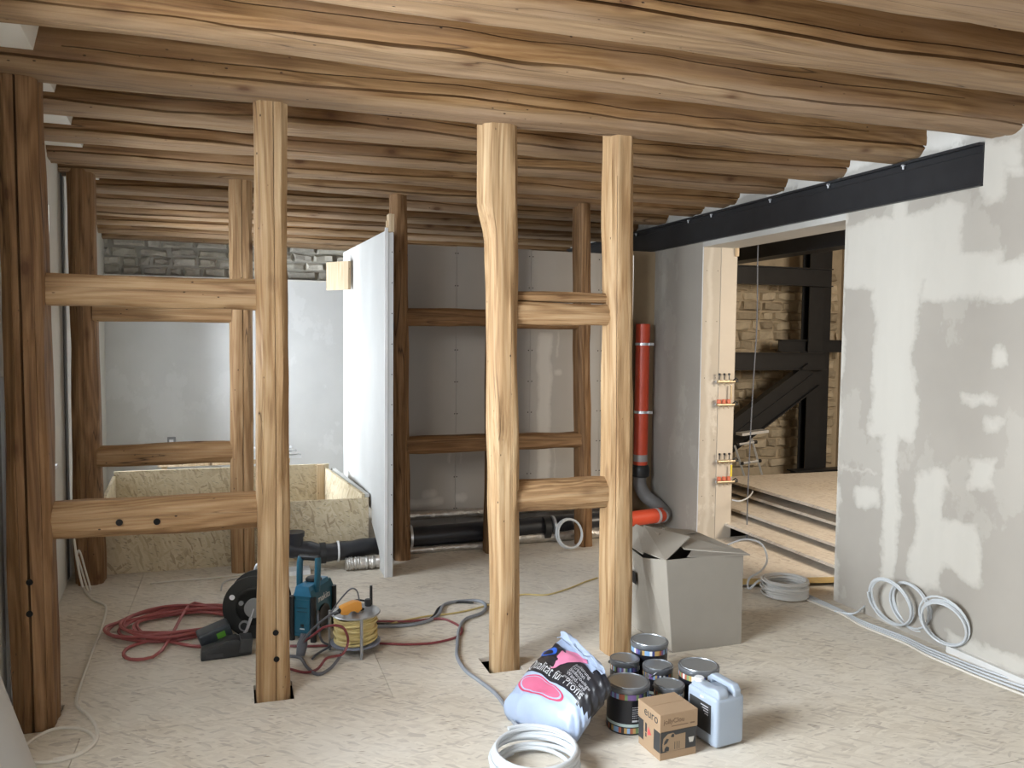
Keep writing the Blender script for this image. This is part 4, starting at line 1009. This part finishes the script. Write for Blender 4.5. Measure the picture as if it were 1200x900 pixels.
def grid(u0, u1, v0, v1, nu, nv, off, fn=None):
    b = MB(); vs = []
    for i in range(nu + 1):
        for j in range(nv + 1):
            vs.append(bagp(u0 + (u1 - u0) * i / nu, v0 + (v1 - v0) * j / nv, off) - org)
    return b.add(vs, [(i * (nv + 1) + j, (i + 1) * (nv + 1) + j, (i + 1) * (nv + 1) + j + 1, i * (nv + 1) + j + 1) for i in range(nu) for j in range(nv)])
b = MB(); vs = []
for i in range(NU + 1):
    for j in range(NV + 1): vs.append(bagp(i / NU, j / NV) - org)
n0 = len(vs)
for i in range(NU + 1):
    for j in range(NV + 1): vs.append(bagp(i / NU, j / NV, 0, True) - org)
# middle ring pushed outward for a soft bulging side
fs = []
W1 = NV + 1
for i in range(NU):
    for j in range(NV):
        fs.append((i * W1 + j, (i + 1) * W1 + j, (i + 1) * W1 + j + 1, i * W1 + j + 1)); fs.append((n0 + i * W1 + j, n0 + i * W1 + j + 1, n0 + (i + 1) * W1 + j + 1, n0 + (i + 1) * W1 + j))
ctr = Vector((0, 0, .1)); rim = [(0, j) for j in range(NV)] + [(i, NV) for i in range(NU)] + [(NU, j) for j in range(NV, 0, -1)] + [(i, 0) for i in range(NU, 0, -1)]
ms = []; rm = {}
for k, (i, j) in enumerate(rim):
    t_, u_ = vs[i * W1 + j], vs[n0 + i * W1 + j]
    mid_ = (t_ + u_) / 2; d_ = Vector((mid_.x, mid_.y, 0)).normalized()
    for q, wq in ((.25, .75), (.5, 1.0), (.75, .8)):
        vs.append(t_.lerp(u_, q) + d_ * .022 * wq * (1 + .6 * noise.noise((k * .25, q, 0))))
base_ = 2 * n0
for k in range(len(rim)):
    k2 = (k + 1) % len(rim); (i, j), (i2, j2) = rim[k], rim[k2]
    col = [i * W1 + j, base_ + 3 * k, base_ + 3 * k + 1, base_ + 3 * k + 2, n0 + i * W1 + j]
    co2 = [i2 * W1 + j2, base_ + 3 * k2, base_ + 3 * k2 + 1, base_ + 3 * k2 + 2, n0 + i2 * W1 + j2]
    for q in range(4): fs.append((col[q], co2[q], co2[q + 1], col[q + 1]))
bb = MB().add(vs, fs)
# right-hand long side (v = 1) is black too
sack = bb.build('sack', [BG_W, BG_K], bag, smooth=True, ang=80)
for p_ in sack.data.polygons:
    c_ = p_.center + org
    # project to find u along length
    u_ = (c_ - (A_ + B_) / 2).dot((C2 + D2 - A_ - B_).normalized()) / ((C2 + D2 - A_ - B_) / 2).length
    rel = (c_ - A_.lerp(D2, u_)).dot((B_ - A_).normalized()) / (B_ - A_).length
    if rel > 1.0 and .20 < u_ < .86 : p_.material_index = 1
grid(.27, .80, .02, 1.0, 44, 40, .0022).build('black_panel', BG_K, bag, smooth=True)
def mapped(mb, u0, v0, su, sv, off, du=(1, 0)):
    mb.v = [bagp(u0 + p.y * su, v0 + p.x * sv, off) - org for p in mb.v]; return mb
def patch(pts, off, mat, name):
    # fan of a closed outline in (u, v), refined
    c_ = (sum(p[0] for p in pts) / len(pts), sum(p[1] for p in pts) / len(pts)); b = MB(); vs = [c_]; n = len(pts); Rn = 8
    for r_ in range(1, Rn + 1): vs += [(c_[0] + (p[0] - c_[0]) * r_ / Rn, c_[1] + (p[1] - c_[1]) * r_ / Rn) for p in pts]
    fs = [(0, 1 + k, 1 + (k + 1) % n) for k in range(n)]
    for r_ in range(Rn - 1): fs += [(1 + r_ * n + k, 1 + (r_ + 1) * n + k, 1 + (r_ + 1) * n + (k + 1) % n, 1 + r_ * n + (k + 1) % n) for k in range(n)]
    return MB().add([bagp(u, v, off) - org for (u, v) in vs], fs).build(name, mat, bag, smooth=True)
ov = lambda cu, cv, ru, rv, n=40: [(cu + ru * sin(2 * pi * k / n), cv + rv * cos(2 * pi * k / n)) for k in range(n)]
patch(ov(.14, .42, .115, .38), .0022, BG_R, 'oval_border'); patch(ov(.14, .42, .098, .345), .0032, BG_W, 'oval_ring'); patch(ov(.14, .42, .088, .32), .0042, plain('bag_rose', (.52, .12, .21), .35), 'oval')
patch(ov(.62, .10, .105, .13), .0042, BG_B, 'blue_ring'); patch(ov(.60, .10, .065, .085), .0052, BG_K, 'blue_ring_centre')
patch([(.38, .36), (.44, .385), (.50, .36), (.60, .30), (.72, .27), (.82, .30), (.90, .42), (.92, .62), (.86, .70), (.80, .62), (.72, .56), (.62, .50), (.52, .44), (.44, .42)], .0045, BG_P, 'pink_shape')
L_ = (B_ - A_).length; Lu = ((C2 + D2 - A_ - B_) / 2).length
mapped(text_mb('Qualität für Profis', .058), .305, -.0, 1 / Lu, 1 / L_ * .80, .0050).build('lettering', WHITE, bag)
for k, s_ in enumerate(('Isolierung', 'Farbton', 'Bodenbeläge', 'Wand- und', 'geschmeidig')):
    mapped(text_mb(s_, .026), .66 - k * .066, .60 + .0 * k, 1 / Lu, 1 / L_, .0048).build('lettering', plain('bag_print', (.7, .7, .72), .5), bag)
# folded top
ft = MB(); vs = []
for i in range(13):
    for j in range(25):
        u = .86 + .20 * i / 12; v = -.02 + 1.0 * j / 24
        p = bagp(min(u, 1.0), v, .006) - org
        p += Vector((.012 * noise.noise((i * .5, j * .35, 4)), 0, .012 * noise.noise((i * .3, j * .25, 9)) + .012)); 
        if u > 1: p += (C2 + D2 - A_ - B_).normalized() * (u - 1) * .5 * Lu - Vector((0, 0, (u - 1) * .75))
        vs.append(p)
ft.add(vs, [(i * 25 + j, (i + 1) * 25 + j, (i + 1) * 25 + j + 1, i * 25 + j + 1) for i in range(12) for j in range(24)]).build('folded_top', BG_W, bag, smooth=True)

# ---------------------------------------------------------------- big carton
GC = plain('grey_cardboard', (.27, .243, .203), .8, var=.05); GCL = plain('carton_inner', (.37, .335, .28), .8, var=.06); TAPE = plain('packing_tape', (.42, .38, .31), .35)
c0 = Vector((2.093, 3.659, 0)); cr = thing('carton', 'big open cardboard carton with folded-in flaps right of the worm-eaten front post', 'cardboard box', tuple(c0), R(1.0))
CW, CD_, CH = .425, .50, .485
def slab(name, mat, pts, th=.006, parent=cr):
    pts = [Vector(p) for p in pts]; n_ = (pts[1] - pts[0]).cross(pts[2] - pts[0]).normalized() * th
    k = len(pts)
    b = MB().add(pts + [p + n_ for p in pts], [tuple(range(k)), tuple(range(k, 2 * k))[::-1]] + [(i, (i + 1) % k, k + (i + 1) % k, k + i) for i in range(k)])
    return b.build(name, mat, parent, bevel=.0012, seg=1)
slab('front_panel', GC, [(0.01, 0, 0), (CW, 0, 0), (CW, 0, CH), (-.035, 0, CH)])
slab('right_panel', GC, [(CW, 0, 0), (CW, CD_, 0), (CW, CD_, CH), (CW, 0, CH)], -.006)
slab('left_panel', GCL, [(0.01, 0, 0), (0.01, .17, 0), (-.075, .17, CH - .03), (-.035, 0, CH)])
slab('left_panel', GCL, [(0.01, .17, 0), (-.005, .45, 0), (-.045, .45, CH - .02), (-.075, .17, CH - .03)])
slab('back_panel', GC, [(0, .45, 0), (CW, CD_, 0), (CW, CD_, CH), (-.03, .45, CH)], -.006)
slab('bottom_panel', GC, [(0, 0, .002), (CW, 0, .002), (CW, CD_, .002), (0, .45, .002)])
slab('side_flap', GCL, [(CW + .02, -.025, CH - .006), (CW, CD_, CH + .006), (.20, CD_ - .05, CH + .045), (.13, .10, CH + .015)])
slab('front_flap', GC, [(.10, .02, CH - .004), (CW + .025, -.03, CH - .008), (CW + .01, .05, CH + .006), (.2, .12, CH + .01)])
slab('left_flap', GCL, [(-.04, -.006, CH + .000), (-.075, .19, CH + .005), (.08, .45, CH + .075), (.23, .20, CH + .055)])
slab('left_flap', GCL, [(-.075, .17, CH - .01), (-.06, .46, CH - .0), (.06, .50, CH + .07), (.10, .30, CH + .06)])
slab('back_flap', GC, [(.02, .46, CH), (CW, CD_, CH), (CW - .04, CD_ - .12, CH + .03), (.1, .34, CH + .03)])
MB().box(.175, -.0015, 0.0, .215, -.0005, .115).build('tape', TAPE, cr)
MB().box(.02, -.0035, CH - .075, .028, -.001, CH - .02).build('staple', BOLT, cr)
b = MB()
for k in range(14): b.box(.03 + k * .029, -.0008, .01, .0305 + k * .029, -.0002, CH - .01)
b.build('flute_lines', plain('flute_shadow', (.30, .27, .23), .85), cr)
hp_ = slab('handle_hole', DARK, [(-.055, .27, .28), (-.050, .33, .28), (-.058, .33, .35), (-.063, .27, .35)], .0015)

# ---------------------------------------------------------------- roll at bottom left
q0_, q1_ = aty(0, 803, 1.95), aty(38, 900, 1.95); dd = (q1_ - q0_).normalized(); out_ = Vector((dd.z, 0, -dd.x)) * 1.0
if out_.x > 0: out_ = -out_
e_lo = q1_ + dd * ((q1_.z - .05) / -dd.z); rw = .13
rg = thing('grey_roll', 'smooth pale grey roll leaning at the bottom left corner of the view', 'roll', (e_lo.x + out_.x * rw, 1.95, 0))
ro = Vector(rg.location)
a_, c_ = e_lo + out_ * rw - ro, q0_ - dd * .10 + out_ * rw - ro
MB().tube([a_, c_], rw, 40).build('wrapping', plain('roll_grey', (.42, .41, .39), .6, var=.06), rg, smooth=True)
MB().tube([c_, c_ - dd * .02], .05, 24).build('core', KR, rg, smooth=True)

# ---------------------------------------------------------------- sheets in the stair room
def sheet(x0, x1, y0, y1, z0, z1, label, mat=OSB_STACK, skew=0):
    o = MB().hexa([(x0, y0, z0), (x1, y0 - skew, z0), (x1, y1, z0), (x0, y1, z0), (x0, y0, z1), (x1, y0 - skew, z1), (x1, y1, z1), (x0, y1, z1)]).build('osb_sheet', mat, None)
    return tag(recentre(o), label, 'board', 'OSB sheets beyond the opening')
sheet(2.90, 3.49, 4.56, 5.70, .001, .022, 'bottom loose OSB sheet in front of the far jamb', skew=.04)
sheet(3.0, 4.35, 4.53, 5.60, .024, .058, 'thick yellow-edged board forming the step in the opening', W_PALE, skew=.15) if False else None
st = MB().hexa([(2.95, 4.535, .024), (4.6, 4.16, .024), (4.6, 5.35, .024), (2.95, 5.35, .024), (2.95, 4.535, .062), (4.6, 4.16, .062), (4.6, 5.35, .062), (2.95, 5.35, .062)]).build('step_board', [OSB_STACK, plain('plywood_edge', (.60, .42, .17), .6)], None)
for p_ in st.data.polygons:
    if abs(p_.normal.z) < .5: p_.material_index = 1
tag(recentre(st), 'thick board with a yellow edge forming the step into the opening', 'board')
for k, (x, y) in enumerate(((3.3, 4.9), (4.2, 4.7))):
    o = MB().box(x - .05, y - .1, 0.0, x + .05, y + .5, .024).build('batten', W_PALE, None); tag(recentre(o), ['short batten under the step board on the room side', 'short batten under the step board on the stair side'][k], 'batten')
sheet(3.75, 5.5, 4.25, 6.35, .098, .120, 'lowest OSB sheet of the raised stack beyond the opening')
sheet(4.00, 5.6, 4.60, 6.45, .150, .172, 'second OSB sheet of the raised stack beyond the opening')
sheet(4.30, 5.7, 4.30, 6.60, .205, .228, 'third OSB sheet of the raised stack beyond the opening')
sheet(4.32, 5.75, 4.30, 6.70, .285, .310, 'topmost OSB sheet of the raised stack beyond the opening')
for k, (x, z0, z1) in enumerate(((4.6, 0, .098), (4.8, .120, .150), (5.0, .172, .205), (4.75, .228, .285))):
    o = MB().box(x - .05, 4.35 + .3 * (k == 1), z0, x + .05, 6.3, z1).build('batten', plain('grey_lumber', (.36, .27, .18), .8, var=.1), None)
    tag(recentre(o), ['batten carrying the lowest sheet of the stack', 'batten between the lowest and second sheets', 'batten between the second and third sheets', 'batten under the topmost sheet'][k], 'batten', 'battens in the stack')
cable('white_cable', [atz(858, 586, .35), atz(868, 587, .35), atz(878, 582, .36), atz(882, 576, .37)], .006, CABLE_W, 'white cable end curling over the sheet stack at the jamb edge')
# steel frame of the stair
def steel(name, x0, y0, z0, x1, y1, z1, label, ax):
    b = MB(); t = .008
    if ax == 0:   # along X, I profile in (y,z)
        b.box(x0, y0, z1 - .012, x1, y1, z1); b.box(x0, y0, z0, x1, y1, z0 + .012); b.box(x0, (y0 + y1) / 2 - t, z0 + .012, x1, (y0 + y1) / 2 + t, z1 - .012)
    elif ax == 1:
        b.box(x0, y0, z1 - .012, x1, y1, z1); b.box(x0, y0, z0, x1, y1, z0 + .012); b.box((x0 + x1) / 2 - t, y0, z0 + .012, (x0 + x1) / 2 + t, y1, z1 - .012)
    else:
        b.box(x0, y0, z0, x1, y0 + .012, z1); b.box(x0, y1 - .012, z0, x1, y1, z1); b.box((x0 + x1) / 2 - t, y0 + .012, z0, (x0 + x1) / 2 + t, y1 - .012, z1)
    return tag(recentre(b.build(name, BLACK_S, None)), label, 'steel beam', 'stair steelwork')
YS = 7.9
a, c_ = aty(862, 310, YS), aty(862, 332, YS); steel('steel_beam', 4.9, YS, c_.z, 6.55, YS + .12, a.z, 'upper black steel crossbeam in front of the stone wall', 0)
a, c_ = aty(862, 413, YS), aty(862, 434, YS); xc = aty(963, 400, YS).x; steel('steel_beam', 4.9, YS, c_.z, xc + .1, YS + .12, a.z, 'middle black steel crossbeam above the diagonal brace', 0)
steel('steel_beam', aty(925, 405, YS).x, YS + .14, aty(940, 413, YS).z, 7.0, YS + .26, aty(940, 398, YS).z, 'short black steel beam just above the middle crossbeam at the column', 0)
steel('steel_column', aty(956, 400, YS).x, YS + .13, .05, aty(973, 400, YS).x, YS + .27, 2.75, 'black steel column in the stair room by the near jamb', 2)
steel('steel_column', aty(979, 400, YS).x, YS + .3, .05, aty(993, 400, YS).x, YS + .42, 2.75, 'second dark steel column close behind the first, at the jamb edge', 2)
a, c_ = aty(925, 560, YS - .2), aty(980, 546, YS - .2); steel('steel_beam', a.x, YS - .3, .06, 7.0, YS - .15, .16, 'grey steel base beam lying at the foot of the column', 0)
steel('steel_beam', 4.55, 2.4, 2.36, 4.75, 8.4, 2.60, 'dark steel girder running overhead beyond the opening', 1)
# diagonal brace
p0, p1_ = aty(860, 492, YS), aty(945, 428, YS); q0, q1_ = aty(860, 530, YS), aty(962, 436, YS)
d_ = (p1_ - p0).normalized(); Lb = (q1_ - p0).length
dz = Vector((0, 0, 1)); nrm = Vector((d_.z, 0, -d_.x)); hh = abs((q0 - p0).dot(nrm)) 
b = MB(); ext = 1.0
s_ = p0 - d_ * ext; e_ = p0 + d_ * (Lb * .92)
def slab2(o0, o1, ya, yb_):
    return [s_ + nrm * o0 + Vector((0, ya, 0)), e_ + nrm * o0 + Vector((0, ya, 0)), e_ + nrm * o0 + Vector((0, yb_, 0)), s_ + nrm * o0 + Vector((0, yb_, 0)),
            s_ + nrm * o1 + Vector((0, ya, 0)), e_ + nrm * o1 + Vector((0, ya, 0)), e_ + nrm * o1 + Vector((0, yb_, 0)), s_ + nrm * o1 + Vector((0, yb_, 0))]
b.hexa(slab2(0, .014, -.0, .11)); b.hexa(slab2(hh - .014, hh, -.0, .11)); b.hexa(slab2(.014, hh - .014, .045, .06)); b.hexa(slab2(hh * .48, hh * .52, .03, .045))
tag(recentre(b.build('steel_brace', BLACK_S, None)), 'black diagonal steel brace in front of the stone wall', 'steel beam', 'stair steelwork')
# folded ladder
YL = 7.6
ld = thing('ladder', 'folding aluminium ladder standing before the stone wall of the stair room', 'ladder', (aty(880, 556, YL).x, YL, 0))
ox_ = aty(880, 556, YL).x
def L3(x, y, Y_): p = aty(x, y, Y_); return (p.x - ox_, Y_ - YL, p.z)
zt = aty(868, 510, YL)
for (x0, y0, x1, y1) in ((861, 522, 873, 560), (881, 514, 894, 560)):
    a, c_ = Vector(L3(x0, y0, YL)), Vector(L3(x1, y1, YL - .0)); dd = (c_ - a) * (a.z / max(.01, a.z - c_.z)) ; foot = a + dd
    MB().tube([a, foot], .013, 4).build('rail', ALU, ld)
for (x0, y0, x1, y1) in ((864, 521, 885, 518), (869, 543, 890, 540)):
    a, c_ = Vector(L3(x0, y0, YL)), Vector(L3(x1, y1, YL)); rg_ = MB().tube([a, c_], .014, 6).build('rung', ALU, ld)
    for e in (a, c_): MB().tube([e - Vector((.018, 0, 0)), e + Vector((.018, 0, 0))], .019, 8).build('rung_clip', BLACK, rg_, smooth=True)
k_ = aty(874, 590, YL)
a, c_ = Vector(L3(873, 565, YL)), Vector(L3(894, 563, YL)); MB().tube([a, c_], .014, 6).build('rung', ALU, ld)
a, c_ = Vector(L3(866, 509, YL)), Vector(L3(897, 505, YL))
MB().hexa([a + Vector((0, -.06, -.012)), c_ + Vector((0, -.06, -.012)), c_ + Vector((0, .06, -.012)), a + Vector((0, .06, -.012)), a + Vector((0, -.06, .016)), c_ + Vector((0, -.06, .016)), c_ + Vector((0, .06, .016)), a + Vector((0, .06, .016))]).build('top_bar', ALU, ld)
# hanging cable in the opening
cable('hanging_cable', [aty(x, y, 5.62) for (x, y) in ((889, 270), (888, 300), (887, 380), (884, 430), (881, 480), (878, 540), (876, 590), (875, 632))], .005, DG, 'thin grey cable hanging in the opening in front of the stone wall', sub=3)

# heating manifolds on the jamb (face looks to -Y)
def manifold(px, py0, py1, label, tagcol):
    YJ = 5.712
    a, c_ = aty(px, py0, YJ), aty(px, py1, YJ)
    t = thing('heating_manifold', label, 'manifold', (a.x, YJ, c_.z - .03), 0, 'heating manifolds')
    H_ = a.z - c_.z; BR = plain('brass_dull', (.55, .45, .30), .35, .7)
    for nm, z, capc in (('supply_bar', .03 + H_, None), ('return_bar', .03, 1)):
        bar = MB().tube([(-.075, -.028, z), (.085, -.028, z)], .011, 12).build(nm, BR, t, smooth=True)
        for k in range(3):
            x = -.058 + .045 * k
            MB().tube([(x, -.028, z - .03), (x, -.028, z)], .005, 8).build('pipe_stub', BR, bar, smooth=True)
            if capc: MB().lathe([(0, .045), (.015, .043), (.017, .02), (.017, .012), (.008, .01)], 16, (x, -.028, z)).build('red_cap', plain('cap_red', (.62, .16, .08), .45), bar, smooth=True)
            else:
                MB().lathe([(.004, .0), (.004, .05), (.009, .052), (.009, .066), (0, .068)], 12, (x, -.028, z)).build('flow_meter', BLACK, bar, smooth=True)
                MB().lathe([(.011, .0), (.011, .014), (.004, .016)], 12, (x, -.028, z)).build('valve_seat', BR, bar, smooth=True)
        MB().tube([(.085, -.028, z), (.115, -.028, z + .002)], .009, 10).build('end_cap', BLACK, bar, smooth=True)
        MB().tube([(.06, -.028, z), (.085, -.045, z + .03), (.105, -.045, z + .012)], .005, 8).build('vent', BLACK, bar, smooth=True)
    MB().box(.048, -.034, .07, .060, -.022, .03 + H_ - .03).build('bypass', plain('tag_yellow', (.72, .56, .05), .4) if tagcol else BR, t, bevel=.002)
    for x in (-.07, .07): MB().box(x - .005, -.02, .022, x + .005, 0, .038).box(x - .005, -.02, .022 + H_, x + .005, 0, .038 + H_).build('bracket', BOLT, t)
manifold(848, 447, 474, 'upper heating manifold with red caps on the far jamb of the opening', 0)
manifold(848, 540, 564, 'lower heating manifold with red caps and a yellow tag on the far jamb', 1)
